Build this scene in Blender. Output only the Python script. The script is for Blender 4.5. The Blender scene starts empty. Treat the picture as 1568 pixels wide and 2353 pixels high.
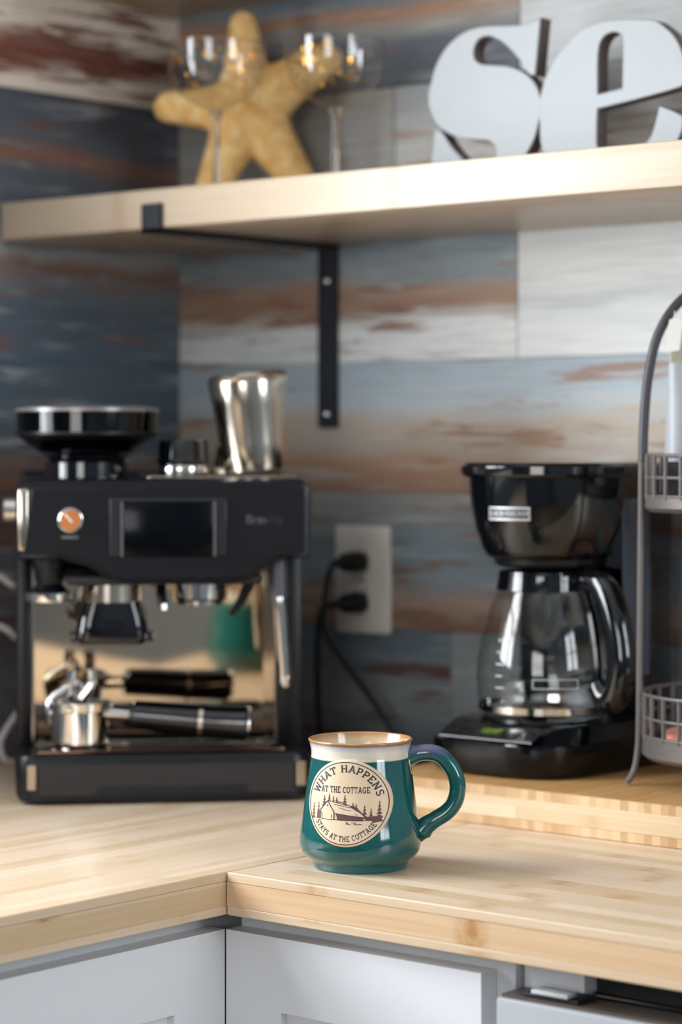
import bpy, bmesh, math, random
from math import pi, sin, cos, sqrt, radians
from mathutils import Vector, Matrix
random.seed(7)
SC = bpy.context.scene
COL = SC.collection
Z0 = 0.91                      # height of the worktop

# ---------------------------------------------------------------- camera
YAW = radians(90 - 50.2146)
cam = bpy.data.cameras.new('camera')
camo = bpy.data.objects.new('camera', cam); COL.objects.link(camo)
camo.location = (2.065, -2.1655, Z0 + 0.36)
camo.rotation_euler = (pi / 2, 0, YAW)
cam.sensor_fit = 'HORIZONTAL'; cam.sensor_width = 24.0
cam.lens = 24.0 * 5546 / 1568
cam.shift_y = -(1176.5 - 1020.4) / 1568
cam.clip_start = 0.05
cam.dof.use_dof = True
cam.dof.focus_distance = 2.02
cam.dof.aperture_fstop = 3.4
SC.camera = camo

# ---------------------------------------------------------------- light
SC.view_settings.view_transform = 'Standard'
SC.view_settings.look = 'None'
SC.view_settings.gamma = 1.0
SC.view_settings.exposure = 0.62
SC.view_settings.use_curve_mapping = False
w = bpy.data.worlds.new('world'); SC.world = w; w.use_nodes = True
w.node_tree.nodes['Background'].inputs[0].default_value = (0.72, 0.86, 1.0, 1)
w.node_tree.nodes['Background'].inputs[1].default_value = 1.0

def area(name, loc, target, sx, sy, power, col):
    l = bpy.data.lights.new(name, 'AREA'); l.shape = 'RECTANGLE'; l.size = sx; l.size_y = sy
    l.energy = power; l.color = col
    o = bpy.data.objects.new(name, l); COL.objects.link(o)
    o.location = loc
    d = Vector(target) - Vector(loc)
    o.rotation_euler = d.to_track_quat('-Z', 'Y').to_euler()
    return o
# daylight in two kitchen windows, added fill in the third (see window_1 .. window_3)
area('daylight_window_1', (-0.09, -1.30, 1.62), (1, -1.30, 1.62), 0.96, 0.96, 42, (0.95, 0.98, 1.0))
area('daylight_window_2', (3.69, -0.72, 1.78), (2, -0.72, 1.78), 1.00, 1.14, 24, (0.92, 0.97, 1.0))
area('fill_window_3', (2.3, -4.29, 1.60), (2.3, -2, 1.60), 1.50, 1.30, 30, (1.0, 0.97, 0.93))  # unseen window light behind the camera, added to lift the room's fill

# ---------------------------------------------------------------- helpers
def lin(c):
    return c / 12.92 if c <= 0.04045 else ((c + 0.055) / 1.055) ** 2.4
def rgb(r, g, b): return (lin(r / 255), lin(g / 255), lin(b / 255), 1)

class NT:
    def __init__(s, name):
        s.m = bpy.data.materials.new(name); s.m.use_nodes = True
        s.t = s.m.node_tree; s.b = s.t.nodes['Principled BSDF']; s.out = s.t.nodes['Material Output']
    def n(s, typ, **kw):
        nd = s.t.nodes.new(typ)
        for k, v in kw.items():
            if k.startswith('i_'):
                key = k[2:]; key = int(key) if key.isdigit() else key.replace('_', ' ')
                s.set(nd.inputs[key], v)
            else: setattr(nd, k, v)
        return nd
    def set(s, inp, v):
        if isinstance(v, bpy.types.NodeSocket): s.t.links.new(v, inp)
        else: inp.default_value = v
    def math(s, op, a, b=0.0, c=None, clamp=False):
        nd = s.t.nodes.new('ShaderNodeMath'); nd.operation = op; nd.use_clamp = clamp
        s.set(nd.inputs[0], a); s.set(nd.inputs[1], b)
        if c is not None: s.set(nd.inputs[2], c)
        return nd.outputs[0]
    def mix(s, f, a, b, blend='MIX'):
        nd = s.t.nodes.new('ShaderNodeMix'); nd.data_type = 'RGBA'; nd.blend_type = blend
        s.set(nd.inputs[0], f); s.set(nd.inputs[6], a); s.set(nd.inputs[7], b)
        return nd.outputs[2]
    def ramp(s, f, stops, interp='LINEAR'):
        nd = s.t.nodes.new('ShaderNodeValToRGB'); r = nd.color_ramp; r.interpolation = interp
        while len(r.elements) > 1: r.elements.remove(r.elements[-1])
        r.elements[0].position = stops[0][0]; r.elements[0].color = stops[0][1]
        for p, c in stops[1:]:
            e = r.elements.new(p); e.color = c
        s.set(nd.inputs[0], f); return nd.outputs[0]
    def coords(s, scale=(1, 1, 1), loc=(0, 0, 0), kind='Object'):
        tc = s.n('ShaderNodeTexCoord'); mp = s.n('ShaderNodeMapping')
        s.t.links.new(tc.outputs[kind], mp.inputs[0])
        mp.inputs['Scale'].default_value = scale; mp.inputs['Location'].default_value = loc
        return mp.outputs[0]
    def noise(s, vec, scale, detail=3, rough=0.5, dist=0.0):
        nd = s.n('ShaderNodeTexNoise'); s.set(nd.inputs['Vector'], vec)
        nd.inputs['Scale'].default_value = scale; nd.inputs['Detail'].default_value = detail
        nd.inputs['Roughness'].default_value = rough; nd.inputs['Distortion'].default_value = dist
        return nd.outputs['Fac']
    def bump(s, h, strength=0.2, dist=0.002):
        nd = s.n('ShaderNodeBump'); nd.inputs['Strength'].default_value = strength
        nd.inputs['Distance'].default_value = dist
        s.set(nd.inputs['Height'], h); s.t.links.new(nd.outputs[0], s.b.inputs['Normal'])

_mc = {}
def pm(name, col, rough=0.5, metal=0.0, coat=0.0, spec=0.5, emis=None, estr=0.0, grain=0.0, aniso=0.0):
    """plain principled material with a little procedural variation"""
    if name in _mc: return _mc[name]
    t = NT(name); b = t.b
    b.inputs['Base Color'].default_value = col
    b.inputs['Roughness'].default_value = rough
    b.inputs['Metallic'].default_value = metal
    b.inputs['Coat Weight'].default_value = coat
    b.inputs['Coat Roughness'].default_value = 0.04
    b.inputs['Specular IOR Level'].default_value = spec
    if emis: b.inputs['Emission Color'].default_value = emis; b.inputs['Emission Strength'].default_value = estr
    v = t.coords()
    n = t.noise(v, 60, 3)
    t.set(b.inputs['Roughness'], t.math('ADD', t.math('MULTIPLY', t.math('SUBTRACT', n, 0.5), 0.08 * rough + 0.01), rough))
    if grain:
        t.bump(t.noise(v, 900, 2), grain, 0.0006)
    _mc[name] = t.m
    return t.m

def thin_glass(name, tint=(1, 1, 1, 1), ior=1.45, extra=0.0):
    if name in _mc: return _mc[name]
    t = NT(name); t.t.nodes.remove(t.b)
    tr = t.n('ShaderNodeBsdfTransparent'); tr.inputs[0].default_value = tint
    gl = t.n('ShaderNodeBsdfGlossy'); gl.inputs['Roughness'].default_value = 0.02
    lw = t.n('ShaderNodeLayerWeight'); lw.inputs[0].default_value = .5
    k = ((ior - 1) / (ior + 1)) ** 2
    f = t.math('ADD', t.math('MULTIPLY', t.math('POWER', lw.outputs['Facing'], 5.0), 1 - k), k + extra, clamp=True)
    mx = t.n('ShaderNodeMixShader'); t.set(mx.inputs[0], f)
    t.t.links.new(tr.outputs[0], mx.inputs[1]); t.t.links.new(gl.outputs[0], mx.inputs[2])
    t.t.links.new(mx.outputs[0], t.out.inputs[0])
    _mc[name] = t.m
    return t.m

def bamboo(name, base, axis='X', strip=0.022, node_amt=0.55, seed=0.0, rough=0.36, contrast=1.0):
    """laminated bamboo: strips running along the axis, random tint per strip, darker growth nodes"""
    t = NT(name); b = t.b
    tc = t.n('ShaderNodeTexCoord'); sp = t.n('ShaderNodeSeparateXYZ'); t.t.links.new(tc.outputs['Object'], sp.inputs[0])
    X, Y, Zc = sp.outputs
    if axis == 'Y': X, Y = Y, X
    # across coordinate: horizontal strips on top, plies on the face are separate meshes
    ac = t.math('ADD', Y, t.math('MULTIPLY', Zc, 0.35))
    idx = t.math('FLOOR', t.math('DIVIDE', t.math('ADD', ac, seed), strip))
    wn = t.n('ShaderNodeTexWhiteNoise', noise_dimensions='1D'); t.set(wn.inputs['W'], idx)
    rnd = wn.outputs['Value']
    # strips are cut into lengths
    seg = t.math('FLOOR', t.math('ADD', t.math('MULTIPLY', X, 1.1), t.math('MULTIPLY', rnd, 7.3)))
    wn2 = t.n('ShaderNodeTexWhiteNoise', noise_dimensions='2D')
    cb = t.n('ShaderNodeCombineXYZ'); t.set(cb.inputs[0], idx); t.set(cb.inputs[1], seg); t.t.links.new(cb.outputs[0], wn2.inputs['Vector'])
    tint = wn2.outputs['Value']
    vec = t.n('ShaderNodeCombineXYZ'); t.set(vec.inputs[0], t.math('MULTIPLY', X, 1.5)); t.set(vec.inputs[1], t.math('MULTIPLY', Y, 120)); t.set(vec.inputs[2], t.math('MULTIPLY', Zc, 120))
    fib = t.noise(vec.outputs[0], 3.0, 4, 0.6)
    r, g, bl, _ = base
    c1 = (r * 0.86, g * 0.80, bl * 0.70, 1); c2 = (min(r * 1.07, 1), min(g * 1.09, 1), min(bl * 1.16, 1), 1)
    c = t.mix(t.math('MULTIPLY', tint, contrast), c2, c1)
    c = t.mix(t.math('MULTIPLY', t.math('SUBTRACT', fib, 0.35, clamp=True), 0.9 * contrast), c, (r * 0.72, g * 0.60, bl * 0.42, 1))
    # growth nodes: short brown smears at a random place on each strip
    fr = t.math('FRACT', t.math('ADD', t.math('MULTIPLY', X, 2.6), t.math('MULTIPLY', rnd, 13.7)))
    d = t.math('ABSOLUTE', t.math('SUBTRACT', fr, 0.5))
    band = t.math('SUBTRACT', 1.0, t.math('DIVIDE', d, 0.05), clamp=True)
    nn = t.noise(tc.outputs['Object'], 140, 2)
    band = t.math('MULTIPLY', t.math('MULTIPLY', band, t.math('MULTIPLY', nn, 1.6)), node_amt, clamp=True)
    c = t.mix(band, c, (r * 0.62, g * 0.42, bl * 0.22, 1))
    t.set(b.inputs['Base Color'], c)
    b.inputs['Roughness'].default_value = rough
    b.inputs['Coat Weight'].default_value = 0.12; b.inputs['Coat Roughness'].default_value = 0.28
    t.bump(fib, 0.05, 0.001)
    return t.m

def plyface(name, base, pitch=0.0085, seed=0.0, amt=1.0):
    """outer ply seen on its cut edge: short upright blocks of slightly different brown"""
    t = NT(name); b = t.b
    tc = t.n('ShaderNodeTexCoord'); sp = t.n('ShaderNodeSeparateXYZ'); t.t.links.new(tc.outputs['Object'], sp.inputs[0])
    wv = t.noise(tc.outputs['Object'], 40, 1)
    idx = t.math('FLOOR', t.math('ADD', t.math('DIVIDE', t.math('ADD', sp.outputs[0], seed), pitch), t.math('MULTIPLY', wv, 1.2)))
    wn = t.n('ShaderNodeTexWhiteNoise', noise_dimensions='1D'); t.set(wn.inputs['W'], idx)
    r, g, bl, _ = base
    c = t.mix(t.math('MULTIPLY', wn.outputs['Value'], amt), (r, g, bl, 1), (r * 0.66, g * 0.56, bl * 0.42, 1))
    t.set(b.inputs['Base Color'], c); b.inputs['Roughness'].default_value = 0.5
    return t.m

def plank_mat(name, bands, seed, wob=0.16, streak=0.55, dark=(60, 70, 84), rust=None, rust_amt=0.0, xs=1.0, wisp=0.45, edge=.07):
    """printed weathered-paint board: horizontal bands of paint with ragged edges, streaks and rust patches"""
    t = NT(name); b = t.b
    tc = t.n('ShaderNodeTexCoord'); sp = t.n('ShaderNodeSeparateXYZ'); t.t.links.new(tc.outputs['Generated'], sp.inputs[0])
    so = t.n('ShaderNodeSeparateXYZ'); t.t.links.new(tc.outputs['Object'], so.inputs[0])
    along = t.math('ADD', so.outputs[0], so.outputs[1])
    def vec(sx, sz, off):
        cb = t.n('ShaderNodeCombineXYZ')
        t.set(cb.inputs[0], t.math('ADD', t.math('MULTIPLY', along, sx * xs), seed * 3.7 + off)); t.set(cb.inputs[1], t.math('MULTIPLY', so.outputs[2], sz)); cb.inputs[2].default_value = seed + off
        return cb.outputs[0]
    big = t.noise(vec(2.6, 9, 0), 1.6, 3, 0.5, 0.3)
    fine = t.noise(vec(6, 85, 5), 1.6, 6, 0.68, 0.5)
    hair = t.noise(vec(9, 420, 9), 1.2, 3, 0.6)
    v = t.math('ADD', sp.outputs[2], t.math('MULTIPLY', t.math('SUBTRACT', big, 0.5), wob * 2.4))
    v = t.math('ADD', v, t.math('MULTIPLY', t.math('SUBTRACT', fine, 0.5), wob * 1.5))
    c = t.ramp(v, [(p, rgb(*k)) for p, k in bands])
    # worn streaks, lighter and darker wisps
    f2 = t.ramp(fine, [(0.0, (0, 0, 0, 1)), (0.50, (0, 0, 0, 1)), (0.66, (1, 1, 1, 1)), (1, (1, 1, 1, 1))])
    c = t.mix(t.math('MULTIPLY', f2, streak * 0.45), c, rgb(*dark))
    wsp = t.noise(vec(5, 60, 33), 1.6, 5, 0.62, 0.4)
    f4 = t.ramp(wsp, [(0.0, (0, 0, 0, 1)), (0.55, (0, 0, 0, 1)), (0.70, (1, 1, 1, 1)), (1, (1, 1, 1, 1))])
    c = t.mix(t.math('MULTIPLY', f4, wisp), c, rgb(196, 198, 196))
    if rust:
        pt = t.noise(vec(3.4, 30, 21), 1.7, 6, 0.66, 0.4)
        lo = 0.70 - rust_amt * 0.35
        f3 = t.ramp(pt, [(0.0, (0, 0, 0, 1)), (lo, (0, 0, 0, 1)), (lo + edge, (1, 1, 1, 1)), (1, (1, 1, 1, 1))])
        cr = t.mix(fine, rgb(*rust), rgb(int(rust[0] * 0.72), int(rust[1] * 0.66), int(rust[2] * 0.66)))
        c = t.mix(t.math('MULTIPLY', f3, 0.85), c, cr)
    c = t.mix(t.math('MULTIPLY', t.math('SUBTRACT', hair, 0.44, clamp=True), 0.7), c, rgb(60, 64, 70))
    t.set(b.inputs['Base Color'], c)
    b.inputs['Roughness'].default_value = 0.52
    t.bump(hair, 0.15, 0.001)
    return t.m

# ---- geometry
def obj(name, bm_or_me, m=None, parent=None, loc=None, rot=None, smooth=True, angle=35):
    if isinstance(bm_or_me, bmesh.types.BMesh):
        me = bpy.data.meshes.new(name); bm_or_me.normal_update(); bm_or_me.to_mesh(me); bm_or_me.free()
    else: me = bm_or_me
    o = bpy.data.objects.new(name, me); COL.objects.link(o)
    if m is not None:
        me.materials.clear()
        for k in (m if isinstance(m, (list, tuple)) else [m]): me.materials.append(k)
    if smooth and len(me.polygons):
        me.polygons.foreach_set('use_smooth', [True] * len(me.polygons))
        try: me.set_sharp_from_angle(angle=radians(angle))
        except Exception: pass
    if parent is not None: o.parent = parent
    if loc is not None: o.location = loc
    if rot is not None: o.rotation_euler = rot
    return o
def tag(o, label, cat, group=None):
    o['label'] = label; o['category'] = cat
    if group: o['group'] = group
    return o
def thing(name, label, cat, loc=(0, 0, 0), rotz=0.0, group=None):
    o = bpy.data.objects.new(name, None); COL.objects.link(o)
    o.empty_display_size = 0.05
    o.location = loc; o.rotation_euler = (0, 0, rotz)
    return tag(o, label, cat, group)
def struct(o):
    o['kind'] = 'structure'; return o

def NB(): return bmesh.new()
def box(bm, x0, x1, y0, y1, z0, z1, bev=0.0, seg=2):
    vs = [bm.verts.new((x, y, z)) for x in (x0, x1) for y in (y0, y1) for z in (z0, z1)]
    F = [(0, 1, 3, 2), (4, 6, 7, 5), (0, 4, 5, 1), (2, 3, 7, 6), (0, 2, 6, 4), (1, 5, 7, 3)]
    fs = [bm.faces.new([vs[i] for i in f]) for f in F]
    if bev:
        es = {e for f in fs for e in f.edges}
        bmesh.ops.bevel(bm, geom=list(es), offset=bev, segments=seg, profile=0.5, affect='EDGES', clamp_overlap=True)
    return bm
def bx(x0, x1, y0, y1, z0, z1, bev=0.0, seg=2): return box(NB(), x0, x1, y0, y1, z0, z1, bev, seg)
def lathe(bm, prof, n=48, c=(0, 0, 0), axis='Z', a0=0.0, a1=2 * pi):
    full = abs(a1 - a0 - 2 * pi) < 1e-6
    cnt = n if full else n + 1
    rings = []
    for r, z in prof:
        if r < 1e-6:
            rings.append([bm.verts.new(axp(0, 0, z, c, axis))])
        else:
            rings.append([bm.verts.new(axp(r * cos(a0 + (a1 - a0) * i / n), r * sin(a0 + (a1 - a0) * i / n), z, c, axis)) for i in range(cnt)])
    for A, B in zip(rings, rings[1:]):
        for i in range(n):
            j = (i + 1) % cnt
            if len(A) == 1 and len(B) == 1: continue
            try:
                if len(A) == 1: bm.faces.new((A[0], B[j], B[i]))
                elif len(B) == 1: bm.faces.new((A[i], A[j], B[0]))
                else: bm.faces.new((A[i], A[j], B[j], B[i]))
            except ValueError: pass
    return bm
def axp(x, y, z, c, axis):
    if axis == 'Z': p = (x, y, z)
    elif axis == 'Y': p = (x, z, -y)
    else: p = (z, x, y)
    return (p[0] + c[0], p[1] + c[1], p[2] + c[2])
def lz(prof, n=48, **k): return lathe(NB(), prof, n, **k)
def cyl(r, z0, z1, n=40, bev=0.0, c=(0, 0, 0), axis='Z'):
    if bev: pr = [(0, z0), (r - bev, z0), (r - bev * .3, z0 + bev * .3), (r, z0 + bev), (r, z1 - bev), (r - bev * .3, z1 - bev * .3), (r - bev, z1), (0, z1)]
    else: pr = [(0, z0), (r, z0), (r, z1), (0, z1)]
    return lathe(NB(), pr, n, c, axis)
def loft(bm, rings, cap=True):
    V = [[bm.verts.new(p) for p in r] for r in rings]
    n = len(V[0])
    for A, B in zip(V, V[1:]):
        for i in range(n):
            j = (i + 1) % n
            bm.faces.new((A[i], A[j], B[j], B[i]))
    if cap:
        bm.faces.new(list(reversed(V[0]))); bm.faces.new(V[-1])
    return bm
def catmull(P, k=8, closed=False):
    P = [Vector(p) for p in P]; out = []
    n = len(P); rng = range(n if closed else n - 1)
    for i in rng:
        if closed: a, b, c, d = P[i - 1], P[i], P[(i + 1) % n], P[(i + 2) % n]
        else: a, b, c, d = P[max(i - 1, 0)], P[i], P[i + 1], P[min(i + 2, n - 1)]
        for s in range(k):
            t = s / k
            out.append(0.5 * ((2 * b) + (c - a) * t + (2 * a - 5 * b + 4 * c - d) * t * t + (3 * b - a - 3 * c + d) * t ** 3))
    if not closed: out.append(P[-1])
    return out
def tube(bm, pts, r, n=10, closed=False, cap=True, flat=1.0, up=None):
    """sweep; r is a number or a list; flat squeezes the second cross axis"""
    pts = [Vector(p) for p in pts]; N = len(pts)
    rr = r if isinstance(r, (list, tuple)) else [r] * N
    rings = []; prev = None
    for i, p in enumerate(pts):
        if closed: t = pts[(i + 1) % N] - pts[i - 1]
        else: t = pts[min(i + 1, N - 1)] - pts[max(i - 1, 0)]
        t.normalize()
        if prev is None:
            u = Vector(up) if up else (Vector((0, 0, 1)) if abs(t.z) < 0.9 else Vector((1, 0, 0)))
        else: u = prev
        u = (u - t * u.dot(t)).normalized(); prev = u
        v = t.cross(u)
        rings.append([bm.verts.new(p + u * (rr[i] * cos(a)) + v * (rr[i] * flat * sin(a))) for a in (2 * pi * k / n for k in range(n))])
    M = N if closed else N - 1
    for i in range(M):
        A, B = rings[i], rings[(i + 1) % N]
        for k in range(n):
            bm.faces.new((A[k], A[(k + 1) % n], B[(k + 1) % n], B[k]))
    if cap and not closed:
        bm.faces.new(list(reversed(rings[0]))); bm.faces.new(rings[-1])
    return bm
def ringpts(r, z, n=64, c=(0, 0)): return [(c[0] + r * cos(2 * pi * i / n), c[1] + r * sin(2 * pi * i / n), z) for i in range(n)]
def rrect(w, d, r, z, n=6, cx=0, cy=0):
    """rounded rectangle ring, r may be a 4-list (front-left, front-right, back-right, back-left)"""
    R = r if isinstance(r, (list, tuple)) else [r] * 4
    out = []
    for k, (sx, sy, a0) in enumerate(((-1, -1, pi), (1, -1, 1.5 * pi), (1, 1, 0), (-1, 1, .5 * pi))):
        q = R[k]; ox = cx + sx * (w / 2 - q); oy = cy + sy * (d / 2 - q)
        for i in range(n + 1):
            a = a0 + (pi / 2) * i / n
            out.append((ox + q * cos(a), oy + q * sin(a), z))
    return out
def curve_mesh(name, loops, extrude, bevel=0.0, res=2):
    """filled 2-D outline (with holes) in x/z, thickness along y"""
    cu = bpy.data.curves.new(name, 'CURVE'); cu.dimensions = '2D'; cu.fill_mode = 'BOTH'
    cu.extrude = extrude; cu.bevel_depth = bevel; cu.bevel_resolution = res
    for L in loops:
        sp = cu.splines.new('POLY'); sp.points.add(len(L) - 1); sp.use_cyclic_u = True
        for p, q in zip(sp.points, L): p.co = (q[0], q[1], 0, 1)
    o = bpy.data.objects.new(name, cu); COL.objects.link(o)
    bpy.context.view_layer.update()
    me = bpy.data.meshes.new_from_object(o.evaluated_get(bpy.context.evaluated_depsgraph_get()))
    bpy.data.objects.remove(o); bpy.data.curves.remove(cu)
    me.transform(Matrix.Rotation(pi / 2, 4, 'X'))
    return me
def text_mesh(s, size, extrude=0.0002):
    cu = bpy.data.curves.new('lettering', 'FONT'); cu.body = s; cu.size = size; cu.extrude = extrude
    cu.align_x = 'CENTER'; cu.align_y = 'CENTER'
    o = bpy.data.objects.new('lettering', cu); COL.objects.link(o)
    bpy.context.view_layer.update()
    me = bpy.data.meshes.new_from_object(o.evaluated_get(bpy.context.evaluated_depsgraph_get()))
    bpy.data.objects.remove(o); bpy.data.curves.remove(cu)
    me.transform(Matrix.Rotation(pi / 2, 4, 'X'))
    return me

# ---------------------------------------------------------------- shared materials
M_white = pm('painted_white', rgb(220, 223, 227), 0.38)
M_wallpaint = pm('wall_paint', rgb(134, 146, 158), 0.7)
M_ceil = pm('ceiling_paint', rgb(206, 208, 210), 0.8)
M_floor = bamboo('floor_oak', rgb(170, 140, 108), 'X', 0.12, 0.2, 3.1, 0.45)
M_black = pm('black_gloss_plastic', rgb(8, 10, 15), 0.08, coat=0.3)
M_blackm = pm('black_matte_plastic', rgb(10, 12, 18), 0.36, spec=.35)
M_char = pm('charcoal_metal_paint', rgb(24, 25, 30), 0.30, 0.4, spec=.35)
M_chrome = pm('chrome', rgb(215, 212, 208), 0.07, 1.0)
M_steel = pm('polished_steel', rgb(196, 186, 172), 0.16, 1.0)
M_iron = pm('black_iron', rgb(18, 22, 30), 0.5, 0.2)
M_zinc = pm('galvanised_wire', rgb(104, 99, 97), 0.5, 0.4, grain=0.1)
M_silver = pm('silver_print', rgb(190, 190, 190), 0.35, 0.3)

COUNTER = rgb(221, 200, 174)
M_top_b = bamboo('bamboo_top_right', COUNTER, 'X', 0.02, 0.7, 0.3, contrast=1.25)
M_top_l = bamboo('bamboo_top_left', COUNTER, 'Y', 0.012, 0.25, 1.3)
M_core_b = bamboo('bamboo_core_right', rgb(216, 186, 150), 'X', 0.017, 1.2, 0.7, contrast=1.3)
M_core_l = bamboo('bamboo_core_left', rgb(217, 194, 164), 'Y', 0.017, 1.2, 2.7, contrast=1.3)
M_shelf = bamboo("bamboo_shelf", rgb(190, 172, 148), 'X', 0.021, 0.4, 5.2)
M_board_top = bamboo('bamboo_board_top', rgb(205, 160, 104), 'Y', 0.006, 0.05, 4.4, 0.45)
M_board_core = bamboo('bamboo_board_core', rgb(224, 202, 168), 'X', 0.05, 0.35, 6.1, 0.5)
M_board_ply = plyface('bamboo_board_edge_ply', rgb(222, 190, 150))

# ================================================================ SETTING
ROOM_X, ROOM_Y, ROOM_H = 3.6, -4.2, 2.5
def wall_with_hole(name, axis, pos, thick, a0, a1, h0, h1, m):
    """wall slab with a window opening; axis x: plane x=pos, opening along y"""
    bm = NB()
    lo, hi = (min(pos, pos + thick), max(pos, pos + thick))
    A0, A1 = ((ROOM_Y, 0) if axis == 'x' else (0, ROOM_X))
    for (p, q, r, s) in ((A0, a0, 0, ROOM_H), (a1, A1, 0, ROOM_H), (a0, a1, 0, h0), (a0, a1, h1, ROOM_H)):
        if axis == 'x': box(bm, lo, hi, p, q, r, s)
        else: box(bm, p, q, lo, hi, r, s)
    return struct(obj(name, bm, m, smooth=False))
def window(name, axis, pos, out, a0, a1, h0, h1, nx, nz):
    """white casement: frame with glazing bars and panes, set in the opening"""
    bm = NB(); fw = 0.045; d0, d1 = (pos, pos + out * 0.07); d0, d1 = min(d0, d1), max(d0, d1)
    def B(b, p, q, r, s, e0=d0, e1=d1):
        if axis == 'x': box(b, e0, e1, p, q, r, s)
        else: box(b, p, q, e0, e1, r, s)
    B(bm, a0, a0 + fw, h0, h1); B(bm, a1 - fw, a1, h0, h1); B(bm, a0, a1, h0, h0 + fw); B(bm, a0, a1, h1 - fw, h1)
    root = struct(obj(name, bm, M_white, smooth=False))
    root['label'] = 'white framed kitchen window with glazing bars'
    for i in range(1, nx):
        c = a0 + (a1 - a0) * i / nx; b = NB(); B(b, c - .014, c + .014, h0 + fw, h1 - fw); obj('glazing_bar', b, M_white, root, smooth=False)
    for i in range(1, nz):
        c = h0 + (h1 - h0) * i / nz; b = NB(); B(b, a0 + fw, a1 - fw, c - .014, c + .014); obj('glazing_bar', b, M_white, root, smooth=False)
    g = thin_glass('window_glass')
    e = (d0 + d1) / 2; b = NB(); B(b, a0 + fw, a1 - fw, h0 + fw, h1 - fw, e - .002, e + .002); obj('pane', b, g, root, smooth=False)
    s = NB(); s0, s1 = sorted((pos, pos - out * 0.04)); B(s, a0 - .03, a1 + .03, h0 - .025, h0, s0, s1); obj('window_sill', s, M_white, root, smooth=False)
    return root
struct(obj('floor', bx(0, ROOM_X, ROOM_Y, 0, -0.03, 0), M_floor, smooth=False))
struct(obj('ceiling', bx(0, ROOM_X, ROOM_Y, 0, ROOM_H, ROOM_H + 0.03), M_ceil, smooth=False))
WL = wall_with_hole('wall_left', 'x', 0, -0.1, -1.80, -0.80, 1.12, 2.12, M_wallpaint)
WB = struct(obj('wall_back', bx(-0.1, ROOM_X + .1, 0, 0.1, 0, ROOM_H), M_wallpaint, smooth=False))
wall_with_hole('wall_right', 'x', ROOM_X, 0.1, -1.22, -0.22, 1.21, 2.35, M_wallpaint)
wall_with_hole('wall_front', 'y', ROOM_Y, -0.1, 1.55, 3.05, 0.95, 2.25, M_wallpaint)
window('window_1', 'x', 0, -1, -1.80, -0.80, 1.12, 2.12, 2, 2)
window('window_2', 'x', ROOM_X, 1, -1.22, -0.22, 1.21, 2.35, 2, 2)
window('window_3', 'y', ROOM_Y, -1, 1.55, 3.05, 0.95, 2.25, 3, 2)  # unseen opening that holds the added fill light

# ---- weathered plank cladding: rows 155 mm high, every board its own piece
BL = (104, 120, 134); BLD = (70, 82, 96); BLL = (160, 182, 196); WH = (226, 228, 226); GR = (140, 146, 148)
BR = (152, 118, 96); BRD = (112, 76, 62); TAN = (186, 160, 136)
TH = 0.008
rows = [-0.16, -0.005, 0.1495, 0.3045, 0.4545, 0.61, 0.768, 0.925, 1.08, 1.235, 1.39, 1.555]
# per row on the back wall: list of (x0, x1, bands bottom->top, kwargs)
back = {
 0: [(0, 1.2, [(0, BLD), (1, BL)], dict())],
 1: [(0, .42, [(0, BLD), (.5, GR), (1, BL)], dict(rust=BRD, rust_amt=.45)), (.42, 1.3, [(0, (112, 84, 78)), (.3, GR), (.6, (152, 160, 164)), (1, GR)], dict(rust=BRD, rust_amt=.35))],
 2: [(0, 1.3, [(0, (150, 116, 96)), (.22, (168, 150, 138)), (.35, (138, 150, 158)), (.62, (122, 140, 150)), (.8, (140, 140, 140)), (1, (150, 146, 140))], dict(rust=BR, rust_amt=.5))],
 3: [(0, 1.35, [(0, BR), (.18, (164, 130, 104)), (.36, (176, 166, 154)), (.5, (186, 170, 152)), (.60, (186, 192, 194)), (.75, (176, 190, 198)), (1, (164, 178, 188))], dict(rust=(172, 130, 100), rust_amt=.40, streak=.15, wob=.2))],
 4: [(0, .512, [(0, WH), (.24, (222, 224, 222)), (.36, (178, 168, 156)), (.44, BR), (.56, (160, 128, 104)), (.64, GR), (.78, (136, 148, 154)), (1, (84, 96, 108))], dict(rust=(150, 100, 72), rust_amt=.45, wob=.16)),
     (.512, 1.4, [(0, WH), (.3, (222, 224, 225)), (.4, (200, 204, 206)), (.55, WH), (1, (206, 210, 212))], dict(streak=.12, wob=.2))],
 5: [(0, .34, [(0, (150, 150, 146)), (.5, (166, 166, 162)), (1, (140, 138, 134))], dict(rust=TAN, rust_amt=.3)),
     (.34, 1.4, [(0, (176, 176, 174)), (.4, (200, 198, 192)), (.7, (178, 182, 182)), (1, (150, 154, 156))], dict(rust=(180, 140, 110), rust_amt=.4))],
 6: [(0, .515, [(0, (66, 72, 82)), (.3, (84, 92, 102)), (.45, (150, 150, 146)), (.58, (176, 130, 98)), (.68, (128, 140, 150)), (1, (112, 126, 138))], dict(rust=(170, 128, 98), rust_amt=.25, wob=.12)),
     (.515, 1.4, [(0, (190, 196, 198)), (.4, (208, 210, 212)), (.6, (196, 206, 214)), (.8, (206, 180, 160)), (1, (214, 192, 174))], dict(rust=(196, 158, 130), rust_amt=.3))],
 7: [(0, .9, [(0, BL), (1, BLL)], dict()), (.9, 1.5, [(0, WH), (1, GR)], dict())],
}
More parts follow.
